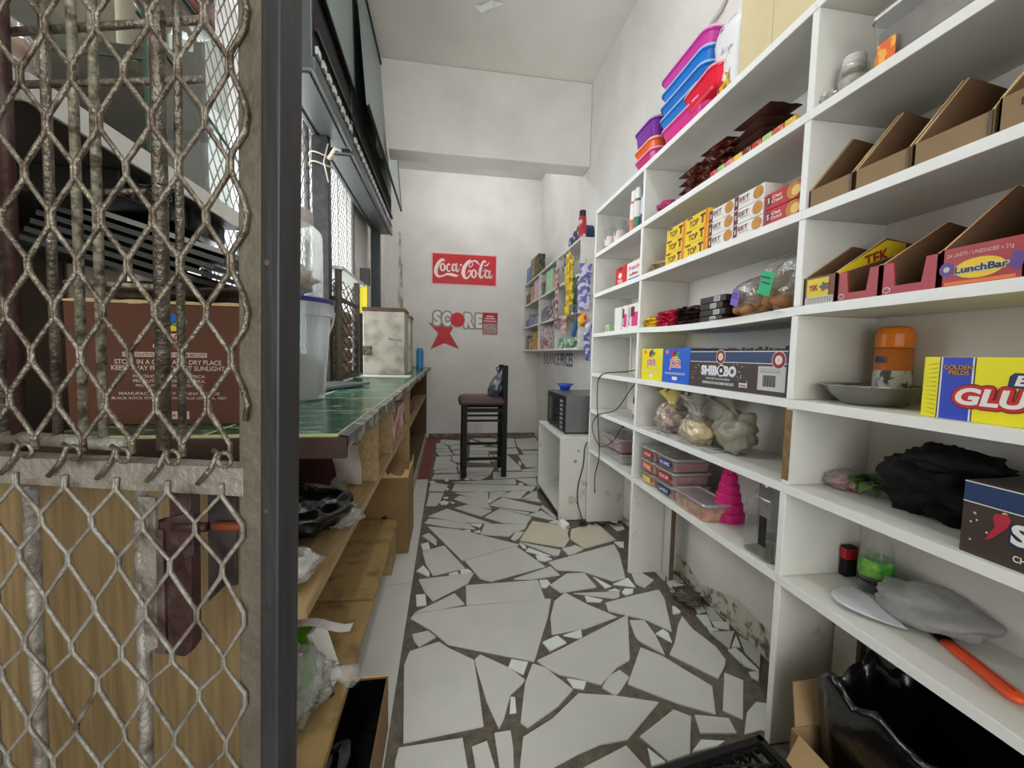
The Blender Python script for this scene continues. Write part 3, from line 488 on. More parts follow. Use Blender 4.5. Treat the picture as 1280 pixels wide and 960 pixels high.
for cI_, (yc_, n_, nm_) in enumerate(((1.61, 4, 'far low pile'), (1.485, 5, 'middle pile'))):
    for k in range(n_):
        flatpack('dark chocolate biscuit packet, %s of the %s' % ('topmost' if k == n_-1 else pos[k], nm_), .995+rnd.uniform(-.01, .01), yc_-.012*k, z1+.001+k*.0275, R_(87)+rnd.uniform(-.08, .08), pm, 'dark biscuit packets on the second shelf', l=.15, wd=.1, th=.03, band=LB if (k+cI_) % 3 else None, seed=k+9*cI_)
for k in range(5):
    flatpack('plain brown biscuit packet, %s of the tall near pile' % ('topmost' if k == 4 else pos[k]), 1.02, 1.30-.008*k, z1+.001+k*.031, R_(85)+rnd.uniform(-.1, .1), CHOC, 'dark biscuit packets on the second shelf', seed=k+20, l=.17, wd=.11, th=.034)
fc = [(198, 48, 52), (160, 196, 120), (232, 120, 130), (236, 200, 60), (120, 40, 50), (196, 60, 60), (180, 200, 120), (210, 90, 80), (230, 190, 70)]
fl_names = ['red', 'pale green', 'pink', 'yellow', 'maroon', 'dark red', 'lime', 'coral', 'gold']
for k, c in enumerate(fc):
    y = 1.40-k*.042
    t = thing('sweet_packet', '%s slim sweet packet in the front row before the dark biscuits' % fl_names[k], 'packet', (.94, y, z1+.0005), group='slim sweet packets along the second shelf edge')
    obj('wrapper', MB().box(-.012, .012, -.019, .019, 0, .024), mat('slim_%d' % k, c, .35, n=.6, ns=60, rgb2=(240, 230, 210), thr=(.5, .6)), t, world=False, bevel=.003)
t = thing('scouring_ball', 'magenta mesh scouring ball near the end of the second shelf', 'scourer', (.965, 1.76, z1))
obj('mesh_ball', blob(.05, .05, .024, 4, .1, 4, 30, 18, fine=.3), mat('magenta_mesh', (180, 40, 110), .5, bump=.8, bs=120), t, world=False, smooth=True)
# bay L row 1
for k, (x, y, h) in enumerate(((.965, 2.44, .12), (.985, 2.345, .14), (1.07, 2.4, .13))):
    t = thing('plastic_tumbler', ['small clear tumbler at the far end of the top row', 'tall clear ribbed tumbler, front one in the far bay', 'clear tumbler standing behind the two front ones'][k], 'tumbler', (x, y, z1), group='clear tumblers in the far bay')
    obj('tumbler_wall', MB().lathe([(.03, 0), (.032, .004), (.038, h), (.036, h), (.03, .006), (.028, .004)], 20, cap=False), CLEAR, t, world=False, smooth=True)
    obj('printed_wrap', MB().lathe([(.0335, h*.15), (.0365, h*.6)], 20, cap=False), mat('wrap%d' % k, (222, 206, 206), .5, n=.9, ns=22, rgb2=(120, 60, 80), thr=(.55, .62)), t, world=False)
for k, (x, y, c1, c2, n1) in enumerate(((.945, 2.03, (70, 130, 106), (226, 220, 216), 'green'), (.945, 2.075, (222, 120, 96), (236, 230, 226), 'orange and white'), (.955, 1.975, (60, 60, 90), (210, 210, 226), 'dark blue'))):
    t = thing('spray_can', '%s tall slim can beside the upright in the far bay' % n1, 'can', (x, y, z1), group='tall slim cans in the far bay')
    obj('can_body', MB().lathe([(.02, 0), (.021, .004), (.021, .14), (.015, .155)], 18), mat('can_%d' % k, c1, .35), t, world=False, smooth=False, bevel=0)
    obj('upper_print', MB().lathe([(.0215, .06), (.0215, .138)], 18, cap=False), mat('can_up_%d' % k, c2, .4), t, world=False)
    obj('cap', MB().lathe([(.016, .152), (.017, .156), (.017, .2), (.013, .207)], 18), INKW if k != 2 else NAVY, t, world=False)

# ---- row 2 (z 1.492)
z2 = ZT[2]
def front_print(t, c, y, z, wd, ht, items):
    """items: (kind, du, dv, w, h, mat, extra)"""
    for n_, it in enumerate(items):
        c -= .0002
        k, du, dv, w_, h_, m = it[:6]; cc = (c, y-du, z+dv)
        if k == 'p': patch(t, cc, w_, h_, UX, UZ, m)
        elif k == 't': text(it[6], t, cc, w_, h_, UX, UZ, m, bold=it[7] if len(it) > 7 else .02, shear=it[8] if len(it) > 8 else 0)
        elif k == 'd': disc(t, cc, w_/2, h_/2, UX, UZ, m)
XB = .932
YB1 = mat('tea_yellow', (242, 206, 36), .4)
for cI in range(2):
    for rI in range(3):
        y1 = 1.715-cI*.147; z0 = z2+rI*.0525
        t = carton('tea_box', 'yellow box with brown lettering, %s column, %s row' % (['far', 'near'][cI], ['bottom', 'middle', 'top'][rI]), 'box', XB+.002*rI, XB+.1, y1-.143, y1, z0+.0006, z0+.0515, YB1, 'yellow boxes stacked three high on the third shelf')
        yc = y1-.0715; x = XB+.002*rI
        front_print(t, x, yc, z0+.026, 0, 0, [('t', -.018, -.004, .06, .024, CHOC, 'TOP'), ('t', .038, -.002, .03, .034, CHOC, 'T', .05), ('p', -.045, .02, .035, .006, CHOC), ('p', .062, 0, .014, .05, ORANGE)])
        patch(t, (XB+.05, y1-.1435, z0+.026), .06, .02, UB, UZ, mat('faint_brown', (170, 130, 50)))
WB = mat('box_white', (236, 234, 230), .45)
for cI in range(2):
    for rI in range(3):
        y1 = 1.417-cI*.134; z0 = z2+rI*.0465
        t = carton('biscuit_box', 'white biscuit box with round biscuit picture, %s column, %s row' % (['far', 'near'][cI], ['bottom', 'middle', 'top'][rI]), 'box', XB+.003, XB+.11, y1-.131, y1, z0+.0006, z0+.0458, WB, 'white biscuit boxes stacked three high on the third shelf')
        x = XB+.003; yc = y1-.0655
        front_print(t, x, yc, z0+.023, 0, 0, [('p', -.055, 0, .019, .042, DRED), ('t', -.055, 0, .008, .015, INKW, 'S', .03), ('t', -.018, .006, .045, .014, mat('ink_brown', (120, 50, 50)), 'EET'), ('p', -.015, -.007, .042, .002, GREYI), ('d', .042, .002, .042, .038, GOLD), ('d', .02, -.012, .01, .008, INKW)])
for rI in range(2):
    z0 = z2+rI*.0475
    t = carton('biscuit_box', 'red biscuit box beside the upright, %s' % ['lower one', 'upper one'][rI], 'box', XB+.001, XB+.11, 1.008, 1.142, z0+.0006, z0+.0468, RED, 'red biscuit boxes on the third shelf')
    front_print(t, XB+.001, 1.075, z0+.024, 0, 0, [('d', -.053, .002, .02, .034, DRED), ('t', -.053, .002, .007, .016, INKW, 'S', .03), ('t', -.022, .008, .034, .009, INKW, 'Oat'), ('t', -.02, -.004, .04, .01, INKW, 'Crunch'), ('d', .038, .0, .05, .043, GOLD), ('d', .045, -.002, .03, .028, mat('pale_gold', (240, 200, 120)))])
flatpack('crinkled clear packet of beige snacks lying at the third shelf end', .965, 1.83, z2+.001, R_(70), mat('beige_snack', (206, 180, 140), .5, n=.9, ns=30, rgb2=(110, 80, 60), bump=.8), None, .15, .08, .045, 5, nm='snack_packet')
flatpack('small crinkled beige packet beside the yellow boxes', .945, 1.745, z2+.001, R_(95), mat('beige_snack'[:11], (206, 180, 140)), None, .07, .06, .035, 8, nm='snack_packet')
# bay L row 2
t = carton('tea_box', 'red box with white leaf emblem and a die cut handle in the far bay', 'box', .935, 1.03, 2.13, 2.265, z2, z2+.1, mat('tea_red', (212, 40, 34), .4))
front_print(t, .935, 2.2, z2+.045, 0, 0, [('t', 0, -.025, .07, .02, INKW, 'TEA', .03), ('d', .0, .005, .045, .03, INKW), ('d', 0, .04, .05, .016, DRED)])
t = carton('tea_box', 'white box with pink lettering next to the red tea box', 'box', .935, 1.03, 1.94, 2.115, z2, z2+.095, WB)
front_print(t, .935, 2.03, z2+.045, 0, 0, [('t', 0, .02, .12, .022, PINK, 'French', .02), ('t', 0, -.012, .1, .016, RED, 'toffees'), ('p', 0, -.035, .13, .006, BLUE)])

# ---- row 3 (z 1.242)
z3 = ZT[3]
def pile(kind, rgb, rgb2, n, y0, y1, x0, x1, lay, lab, grp, l=.05, wd=.035, th=.018):
    mt = mat('wrap_'+kind, rgb, .28, n=.7, ns=40, rgb2=rgb2, bump=.6, bs=60)
    t0 = thing('wrapped_sweet', lab, 'sweet', (0, 0, 0), group=grp); obj('wrapper', packet(l, wd, th, 3, 6, 4, .006), mt, t0, world=False, smooth=True)
    per = n//lay; out = []
    for k in range(n):
        L_ = k//per; j = k % per
        y = y0+(y1-y0)*((j % 4)+.5)/4+rnd.uniform(-.006, .006); x = x0+(x1-x0)*((j//4)+.5)/max(1, math.ceil(per/4))
        loc = (x, y, z3-.006+L_*th*.92+.001); rot = (rnd.uniform(-.35, .35), rnd.uniform(-.3, .3), rnd.uniform(0, 3.1))
        if k == 0: t0.location = loc; t0.rotation_euler = rot
        else: dup(t0, loc, rot)
pile('yellow', (238, 206, 20), (190, 130, 10), 24, 1.8, 1.905, .935, 1.03, 3, 'small yellow wrapped sweet in the heap beside the upright', 'yellow wrapped sweets heaped on the fourth shelf')
pile('pink', (214, 40, 80), (140, 20, 50), 32, 1.64, 1.795, .935, 1.03, 4, 'small pink wrapped sweet between the yellow and dark heaps', 'pink wrapped sweets heaped on the fourth shelf')
pile('dark', (54, 26, 34), (20, 12, 16), 32, 1.475, 1.63, .935, 1.03, 4, 'small dark wrapped sweet beside the black barcode packs', 'dark wrapped sweets heaped on the fourth shelf')
for k in range(4):
    y0 = 1.34; z0 = z3-.011+k*.0235
    t = carton('chocolate_pack', 'black chocolate pack with barcode, %s in the pile of four' % ['lowest', 'second from the bottom', 'third from the bottom', 'topmost'][k], 'box', .95, 1.05, y0-.015*(k % 2), y0+.13, z0+.0005, z0+.023, mat('pack_black', (34, 24, 26), .35), 'black barcode packs on the fourth shelf')
    bl_ = patch(t, (.95, y0+.05-.02*(k % 2), z0+.0115), .035, .018, UX, UZ, LGREYI, name='barcode_label')
    for j in range(6): patch(bl_, (.9497, y0+.038+j*.005-.02*(k % 2), z0+.0115), .0018, .014, UX, UZ, INKK, name='barcode_line')
def bread_bag(label, x, y, z, s, lcol, seed, rz=0, contents=(176, 130, 84)):
    t = thing('bread_bag', label, 'bag', (x, y, z), rz, 'clear bags of brown rolls with coloured labels')
    cm = mat('crumb_%d' % seed, contents, .7, n=.8, ns=18, rgb2=(120, 78, 44), bump=.4)
    for k in range(9):
        a = k*2.4; r = .042 if k < 6 else .02; zz = .03 if k < 6 else .075
        b = blob(.036*s, .03*s, .02*s, seed+k, .08, 2, 16, 10, base=-.1, fine=.02); b.v = [(p[0]+r*s*math.cos(a), p[1]+r*s*1.3*math.sin(a), p[2]+(zz-.018)*s) for p in b.v]
        obj('bread_roll', b, cm, t, world=False, smooth=True)
    obj('bread_slices', blob(.058*s, .078*s, .055*s, seed, .2, 2.4, fine=.3), cm, t, world=False, smooth=True)
    obj('film_bag', blob(.075*s, .095*s, .075*s, seed, .2, 2.4, fine=.1), BAGC, t, world=False, smooth=True)
    u = Vector((-.25, -1, -.3)).normalized(); v = Vector((0, -.28, 1)); v = (v-u*v.dot(u)).normalized()
    patch(t, Vector((-.082*s, .012*s, .075*s)), .065*s, .06*s, u, v, lcol, name='price_label', world=False)
    for k in range(3): patch(t, Vector((-.0828*s, .012*s, .09*s-.014*s*k)), .05*s, .004*s, u, v, mat('label_ink', (40, 70, 60)), name='label_line', world=False)
    return t
bread_bag('clear bag of brown rolls with a purple label', 1.01, 1.25, z3-.006, .86, mat('label_purple', (132, 104, 214), .5), 31)
bread_bag('larger clear bag of brown rolls with a green label', 1.02, 1.1, z3-.002, 1.12, mat('label_green', (34, 190, 130), .5), 47)
t = tag(obj('paper_sheet', MB().loft([[(.912+.0*i, 1.36-.33*i/10, z3-.0095+.006*math.sin(i*1.1)*(i/10)+.0035*(i/5 if i>5 else 1)), (1.1, 1.34-.33*i/10, z3-.003)] for i in range(11)], cap=False, closed=False), mat('brown_paper', (206, 190, 160), .8)), 'sheet of creased brown paper under the bread bags', 'paper')
# bay L row 3
t = carton('small_box', 'small green topped box near the far end of the fourth shelf', 'box', .945, 1.0, 2.36, 2.42, z3, z3+.045, mat('box_green', (120, 180, 100), .5, n=.7, ns=40, rgb2=(236, 240, 230)))
t = carton('small_box', 'plain white upright box in the far bay', 'box', .94, 1.0, 2.18, 2.27, z3, z3+.13, WB)
for k, (a, b) in enumerate(((2.1, 2.165), (1.95, 2.09))):
    t = carton('small_box', ['white and pink box with vertical lettering', 'pink and white box beside the upright in the far bay'][k], 'box', .94, 1.0, a, b, z3, z3+.13, WB)
    patch(t, (.94, (a+b)/2-.01, z3+.05), (b-a)*.5, .07, UX, UZ, PINK); patch(t, (.9398, (a+b)/2+.015, z3+.09), (b-a)*.3, .05, UX, UZ, DRED)
    text('STUDIO', t, (.9395, b-.018, z3+.065), .09, .018, UZ, (0, 1, 0), INKK, name='lettering')

# ---- row 4 (z .993)
z4 = ZT[4]
def joker(t, y, z, w_, c1, sub):
    jester_hat(t, (XB, y, z+.04), .05, UX, UZ)
    outline('JOKER', t, (XB, y, z+.002), w_*.44, .04, UX, UZ, INKW, .003); text('JOKER', t, (XB-.0006, y, z+.002), w_*.45, .04, UX, UZ, mat('joker_red', (196, 60, 60)), bold=.01)
    text(sub, t, (XB, y, z-.035), w_*.8, .009, UX, UZ, INKW); patch(t, (XB, y, z-.055), w_*.2, .014, UX, UZ, INKW)
    disc(t, (XB, y+w_*.34, z+.055), .013, .01, UX, UZ, ORANGE)
t = carton('display_carton', 'yellow biscuit carton with a jester cap emblem beside the upright', 'box', XB, 1.13, 1.7, 1.895, z4, z4+.145, mat('carton_yellow', (240, 226, 24), .45))
joker(t, 1.797, z4+.075, .18, YEL, 'CREAM BISCUITS')
t = carton('display_carton', 'blue biscuit carton with a jester cap emblem beside the yellow one', 'box', XB, 1.13, 1.492, 1.697, z4, z4+.145, mat('carton_blue', (34, 96, 206), .45))
joker(t, 1.595, z4+.075, .19, BLUE, 'FLAVOURED BISCUITS')
SHB = mat('shibobo_brown', (66, 56, 50), .5, n=.2, ns=20, rgb2=(50, 42, 38)); SHN = mat('shibobo_blue', (42, 64, 104), .45)
def soccer(t, x, y, z, r):
    disc(t, (x, y, z), r, r, UX, UZ, INKW, name='football'); disc(t, (x-.0004, y, z), r*.86, r*.86, UX, UZ, INKK, name='football', n=6); disc(t, (x-.0008, y, z), r*.4, r*.4, UX, UZ, INKW, name='football', n=5)
def badge(t, x, y, z, r):
    disc(t, (x-.0003, y, z), r, r, UX, UZ, INKW, n=26); disc(t, (x-.0006, y, z), r*.93, r*.93, UX, UZ, mat('badge_red', (150, 40, 50)), n=26); disc(t, (x-.0009, y, z), r*.5, r*.5, UX, UZ, INKW, n=22); disc(t, (x-.0012, y, z), r*.28, r*.34, UX, UZ, CREAM)
def dots(t, x, y0, y1, z0, z1, n, seed):
    q = random.Random(seed); m = MB()
    for _ in range(n): disc(t, (x, q.uniform(y0, y1), q.uniform(z0, z1)), .0017, .0017, UX, UZ, INKW, n=8, mb=m)
    obj('confetti_print', m, INKW, t, recalc=False)
t = carton('display_carton', 'dark brown carton lettered SHIBOBO with a torn open top on the fifth shelf', 'box', XB, 1.13, 1.018, 1.488, z4, z4+.135, SHB)
patch(t, (XB, 1.253, z4+.112), .468, .034, UX, UZ, SHN, name='printed_band', up=.0003)
for zz in (z4+.094, z4+.13): patch(t, (XB, 1.253, zz), .468, .0022, UX, UZ, INKW, name='band_line', up=.0005)
badge(t, XB, 1.305, z4+.112, .025); badge(t, XB, 1.05, z4+.105, .026)
outline('SHIBOBO', t, (XB, 1.318, z4+.062), .186, .033, UX, UZ, mat('letter_shadow', (110, 130, 170)), .003, bold=.05); text('SHIBOBO', t, (XB-.0004, 1.318, z4+.064), .188, .035, UX, UZ, INKW, bold=.05)
soccer(t, XB-.0008, 1.298, z4+.065, .021)
text('CREAM FLAVOURED', t, (XB, 1.318, z4+.035), .13, .006, UX, UZ, INKW); text('CHOCOLATE FLAVOURED BISCUITS', t, (XB, 1.318, z4+.02), .17, .009, UX, UZ, INKW, bold=.03)
dots(t, XB-.0005, 1.42, 1.475, z4+.03, z4+.085, 10, 1); dots(t, XB-.0005, 1.17, 1.24, z4+.03, z4+.088, 14, 2)
patch(t, (XB, 1.19, z4+.022), .038, .014, UX, UZ, INKW); text('Halaal', t, (XB-.0008, 1.19, z4+.022), .03, .008, UX, UZ, INKK)
patch(t, (XB, 1.075, z4+.05), .105, .072, UX, UZ, LGREYI, name='barcode_label', up=.0005)
m = MB()
for j in range(14): patch(t, (XB-.0008, 1.105-j*.0035-(j % 3)*.0006, z4+.043), .0016+.0008*(j % 2), .034, UX, UZ, INKK, mb=m)
obj('barcode_lines', m, INKK, t, recalc=False)
for k, zz in enumerate((.078, .072, .068)): patch(t, (XB-.0008, 1.08, z4+zz), .08, .0016, UX, UZ, GREYI, name='label_line')
# torn flap edges standing above the rim
tm = MB()
q = random.Random(8); y = 1.02
while y < 1.48:
    l = q.uniform(.008, .02); tm.box(XB+.0005, XB+.0025, y, y+l, z4+.134, z4+.136+q.uniform(.001, .009)); y += l+q.uniform(0, .01)
obj('torn_edge', tm, mat('torn_card', (60, 48, 42), .9), t)
# ---- row 5 bay M (z .758): tied bags
z5 = ZT[5]
def tied_bag(label, x, y, z, rx, ry, h, mt, seed, film=None, tuft=.06, rz=0, lean=(0, 0), cat='bag', name='tied_bag', amp=.16, tufm=None):
    t = thing(name, label, cat, (x, y, z), rz)
    obj('bag_body', blob(rx, ry, h/2, seed, amp, 2.2, fine=.1), mt, t, world=False, smooth=True)
    if film: obj('film_bag', blob(rx*1.06, ry*1.06, h/2*1.05, seed, amp, 2.2, fine=.12), film, t, world=False, smooth=True)
    rings = []
    for i in range(7):
        a = i/6; r = .012+tuft*.55*abs(a-.22)**1.1*1.4; cx = lean[0]*a; cy = lean[1]*a
        rings.append([(cx+r*(1+.35*math.sin(k*2.1+seed))*math.cos(2*math.pi*k/14), cy+r*(1+.35*math.cos(k*1.7))*math.sin(2*math.pi*k/14), h*.9+a*tuft*(1+.15*math.sin(k*3.3)*a)) for k in range(14)])
    obj('gathered_neck', MB().loft(rings, cap=False), tufm or film or mt, t, world=False, smooth=True)
    obj('knot', MB().lathe([(.010, h*.9), (.0155, h*.9+.004), (.0155, h*.9+.009), (.010, h*.9+.013)], 12), tufm or film or mt, t, world=False)
    return t
snackm = mat('mixed_snack', (214, 190, 160), .6, n=.95, ns=38, rgb2=(130, 40, 70), thr=(.45, .55), bump=.5)
tied_bag('tied bag of purple and yellow printed snacks, farthest on the sixth shelf', 1.01, 1.73, z5, .07, .075, .13, snackm, 51, BAGC, .08, tufm=mat('yellow_film', (226, 210, 120), .3, bump=.4), lean=(0, .02))
tied_bag('small tied grey bag behind the yellow snack bag', 1.04, 1.58, z5, .06, .065, .11, mat('grey_film', (176, 170, 158), .4, bump=.5, bs=30), 58, None, .1, lean=(-.02, 0), tufm=BAGW)
tied_bag('clear bag of yellow puffed snacks in front of the grey bags', .975, 1.49, z5, .055, .085, .105, mat('puffs', (206, 178, 96), .7, n=.8, ns=40, rgb2=(236, 214, 140), bump=.7), 63, BAGC, .03)
tied_bag('large olive grey tied bag leaning on the sixth shelf', 1.03, 1.34, z5, .062, .075, .15, mat('olive_film', (150, 148, 130), .4, n=.4, ns=9, rgb2=(96, 92, 76), bump=.6, bs=18), 71, None, .075, lean=(-.05, .05), amp=.26)
tag(obj('newspaper_sheet', MB().loft([[(.93, 1.84-.5*i/9, z5+.001+.002*(i % 2)), (1.1, 1.86-.5*i/9, z5+.002)] for i in range(10)], cap=False, closed=False), mat('newsprint', (214, 214, 210), .8, n=.9, ns=60, rgb2=(120, 120, 124), thr=(.5, .6))), 'crumpled newsprint sheet under the tied snack bags', 'paper')
# ---- row 6 bay M (z .498): lidded tubs, cone, jars
z6 = ZT[6]
def lidded(label, x, y, z, wd, dp, h, fill, lab=None, labtxt=None, grp='clear lidded tubs of sweets on the lowest shelf'):
    t = thing('lidded_tub', label, 'tub', (x, y, z), group=grp)
    obj('tub_wall', MB().loft([ring3(wd*.9, dp*.9, .012, 0, 3), ring3(wd, dp, .014, h-.008, 3), ring3(wd-.004, dp-.004, .013, h-.008, 3), ring3(wd*.9-.004, dp*.9-.004, .011, .003, 3)], cap=False), CLEAR, t, world=False)
    obj('contents', MB().loft([ring3(wd*.87, dp*.87, .012, .004, 3), ring3(wd*.93, dp*.93, .012, h*.68, 3)]), fill, t, world=False)
    obj('lid', MB().loft([ring3(wd+.006, dp+.006, .016, h-.009, 3), ring3(wd+.01, dp+.01, .017, h-.005, 3), ring3(wd+.006, dp+.006, .016, h, 3), ring3(wd-.02, dp-.02, .01, h, 3), ring3(wd-.024, dp-.024, .01, h-.004, 3)]), clear('lid_film', (225, 222, 222), .35, .15, .45), t, world=False)
    if lab: 
        patch(t, (-wd/2-.001, 0, h*.45), dp*.6, h*.5, UX, UZ, lab, name='paper_label', world=False)
        if labtxt: text(labtxt, t, (-wd/2-.0015, 0, h*.45), dp*.5, h*.25, UX, UZ, INKW, world=False)
    return t
rf = mat('red_sweets', (186, 50, 54), .4, n=.9, ns=50, rgb2=(110, 20, 30), bump=.5); of = mat('orange_sweets', (214, 130, 50), .4, n=.9, ns=50, rgb2=(190, 50, 40), bump=.5)
for k in range(3):
    lidded('lidded tub of sweets in the far stack, %s' % ['bottom one', 'middle one', 'top one'][k], 1.02, 1.80, z6+k*.0595, .17, .13, .058, [of, of, rf][k], [YEL, ORANGE, RED][k], ['MIX', 'MIX', 'SOUR'][k])
for k in range(3):
    lidded('lidded tub of sweets in the near stack, %s' % ['bottom one', 'middle one', 'top one'][k], 1.02, 1.645, z6+k*.0595, .17, .16, .058, rf, [NAVY, RED, mat('lab_blue', (40, 60, 130))][k], ['CANDY', 'SOUR', 'GUMS'][k])
lidded('single lidded tub of red and yellow sweets standing in front of the stacks', .985, 1.445, z6, .12, .22, .07, mat('redyellow', (206, 70, 50), .4, n=.9, ns=30, rgb2=(236, 180, 60), thr=(.45, .55), bump=.5))
t = thing('stacking_cone', 'hot pink cone of stacked tapering rings beside the sweet tubs', 'toy', (1.045, 1.375, z6))
for k in range(6):
    r = .058-.0075*k; r2 = .0555-.0075*k
    obj('ring', MB().lathe([(r-.002, .0), (r, .003), (r, .03), (r2-.003, .036)], 28), mat('hot_pink', (216, 24, 120), .45), t, world=False, smooth=False, bevel=.001).location = (0, 0, .0345*k)
obj('tip', MB().lathe([(.013, .2), (.011, .215), (.006, .219)], 20), mat('hot_pink', (0, 0, 0)), t, world=False)
def jar(label, x, y, z, r, h, grp=None, lid=None, fill=None, lab=None, name='plastic_jar', square=False, gm=None, lidh=.03):
    t = thing(name, label, 'jar', (x, y, z), group=grp); gm = gm or JARG
    prof = [(r*.9, 0), (r, .008), (r, h*.72), (r*.96, h*.78), (r*.7, h*.88), (r*.66, h*.9), (r*.66, h)]
    inn = [(a-.0025, max(b, .004)) for a, b in prof[::-1]]
    if square:
        rg = [ring3(2*a, 2*a, a*.35, b, 4) for a, b in prof]
        obj('jar_wall', MB().loft(rg, cap=False).loft([rg[0], [(p[0]*.98, p[1]*.98, .003) for p in rg[0]]]), gm, t, world=False, smooth=False)
    else: obj('jar_wall', MB().lathe(prof+inn, 28), gm, t, world=False, smooth=True)
    if fill: obj('contents', MB().lathe([(r*.86, .006), (r*.95, .012), (r*.95, h*fill[1]), (r*.7, h*fill[1]+.006)], 24), fill[0], t, world=False, smooth=True)
    if lid: obj('screw_lid', MB().lathe([(r*.74, h-lidh), (r*.76, h-lidh+.002), (r*.76, h), (r*.7, h+.004)], 28), lid, t, world=False)
    if lab: obj('paper_label', MB().lathe([(r+.0012, h*lab[1]), (r+.0012, h*lab[2])], 28, cap=False), lab[0], t, world=False)
    return t
jar('tall empty clear jar standing behind the squat square jar', 1.09, 1.2, z6, .052, .235, name='empty_jar')
j2 = jar('empty square clear jar with a dark label beside the upright', .99, 1.1, z6, .058, .2, square=True, name='empty_jar')
patch(j2, (-.0585, -.03, .09), .03, .09, UX, UZ, BLACKM, name='dark_label', world=False)
obj('jar_floor_glass', MB().loft([ring3(.108, .108, .02, .002), ring3(.112, .112, .02, .01)]), clear('greenish_glass', (176, 186, 160), .3, .1, .2), j2, world=False)
# ---- bay L rows 4-7
jar('dark glass bottle with a beige label and cable above it', 1.03, 2.1, z5, .035, .16, name='glass_bottle', gm=clear('brown_glass', (90, 84, 76), .4, .08, .3), lid=BLACK, lab=(CREAM, .2, .55))
lidded('wide lidded tub with red packets inside in the far bay', 1.03, 2.28, z6+.062, .17, .3, .08, rf, grp=None)
lidded('empty wide clear tub under the tub of red packets', 1.03, 2.28, z6, .17, .32, .06, mat('empty_grey', (170, 164, 158), .5), grp=None)
tag(obj('white_rod', MB().tube([(.99, 2.13, .935), (.985, 2.14, 1.215)], .005, 8), WHITE), 'thin white upright rod in the far bay under the pink boxes', 'rod')
def cable(label, pts, r, mt=BLACK, name='power_cable', plug=None):
    P = [Vector(p) for p in pts]; out = []
    for i in range(len(P)-1):
        p0, p1, p2, p3 = P[max(i-1, 0)], P[i], P[i+1], P[min(i+2, len(P)-1)]
        for k in range(6):
            s = k/6; out.append(.5*((2*p1)+(-p0+p2)*s+(2*p0-5*p1+4*p2-p3)*s*s+(-p0+3*p1-3*p2+p3)*s**3))
    out.append(P[-1])
    t = thing(name, label, 'cable', tuple(P[-1]))
    obj('cord', MB().tube(out, r, 6), mt, t, smooth=True)
    if plug: obj('plug', MB().box(P[-1].x-.02, P[-1].x+.02, P[-1].y-.016, P[-1].y+.016, P[-1].z-.012, P[-1].z+.014).tube([(P[-1].x-.02, P[-1].y-.02, P[-1].z), (P[-1].x-.04, P[-1].y-.03, P[-1].z)], .003, 6), mt, t, bevel=.004)
    else: obj('connector', MB().tube([P[-1], P[-1]-Vector((0, 0, .02))], .004, 8), mt, t)
    return t
cable('thin black cable draped over the far bay with its end hanging free', [(1.02, 1.99, 1.05), (.96, 2.1, 1.02), (.915, 2.38, .985), (.912, 2.43, .86), (.912, 2.4, .7), (.912, 2.36, .5), (.912, 2.42, .36), (.91, 2.41, .27)], .0032)
cable('looped black cable running to the dark bottle in the far bay', [(1.0, 2.02, 1.0), (.98, 2.1, .93), (.94, 2.2, .8), (.912, 2.4, .74), (.912, 2.5, .64), (.912, 2.36, .56), (.915, 2.18, .62), (.93, 2.07, .74)], .0028)
# ---- bay R
jar('small clear jar with a grey screw lid on the second shelf', .985, .935, z1, .032, .1, lid=LGREYI, fill=(mat('grey_sweets', (150, 140, 132), .6, n=.8, ns=60, rgb2=(210, 200, 190)), .5))
jar('jar of yellow sweets beside the grey lidded jar', 1.0, .865, z1, .028, .075, fill=(mat('yellow_fill', (206, 176, 30), .4, bump=.5), .8), name='sweet_jar')
tag(obj('crumpled_film', blob(.014, .02, .02, 5, .3, 3, fine=.3), BAGW), 'scrap of crumpled clear film beside the upright on the second shelf', 'wrapper').location = (.95, .985-.012, z1)
bt = lidded('big clear round tub with an orange label at the top right', 1.04, .76, z1, .2, .2, .125, mat('grey_goods', (150, 134, 124), .6, n=.8, ns=12, rgb2=(90, 70, 62)), grp=None)
patch(bt, (-.1, .06, .03), .04, .055, UX, UZ, mat('orange_label', (236, 110, 50), .5, n=.8, ns=50, rgb2=(250, 200, 90), thr=(.5, .56)), name='orange_label', world=False)
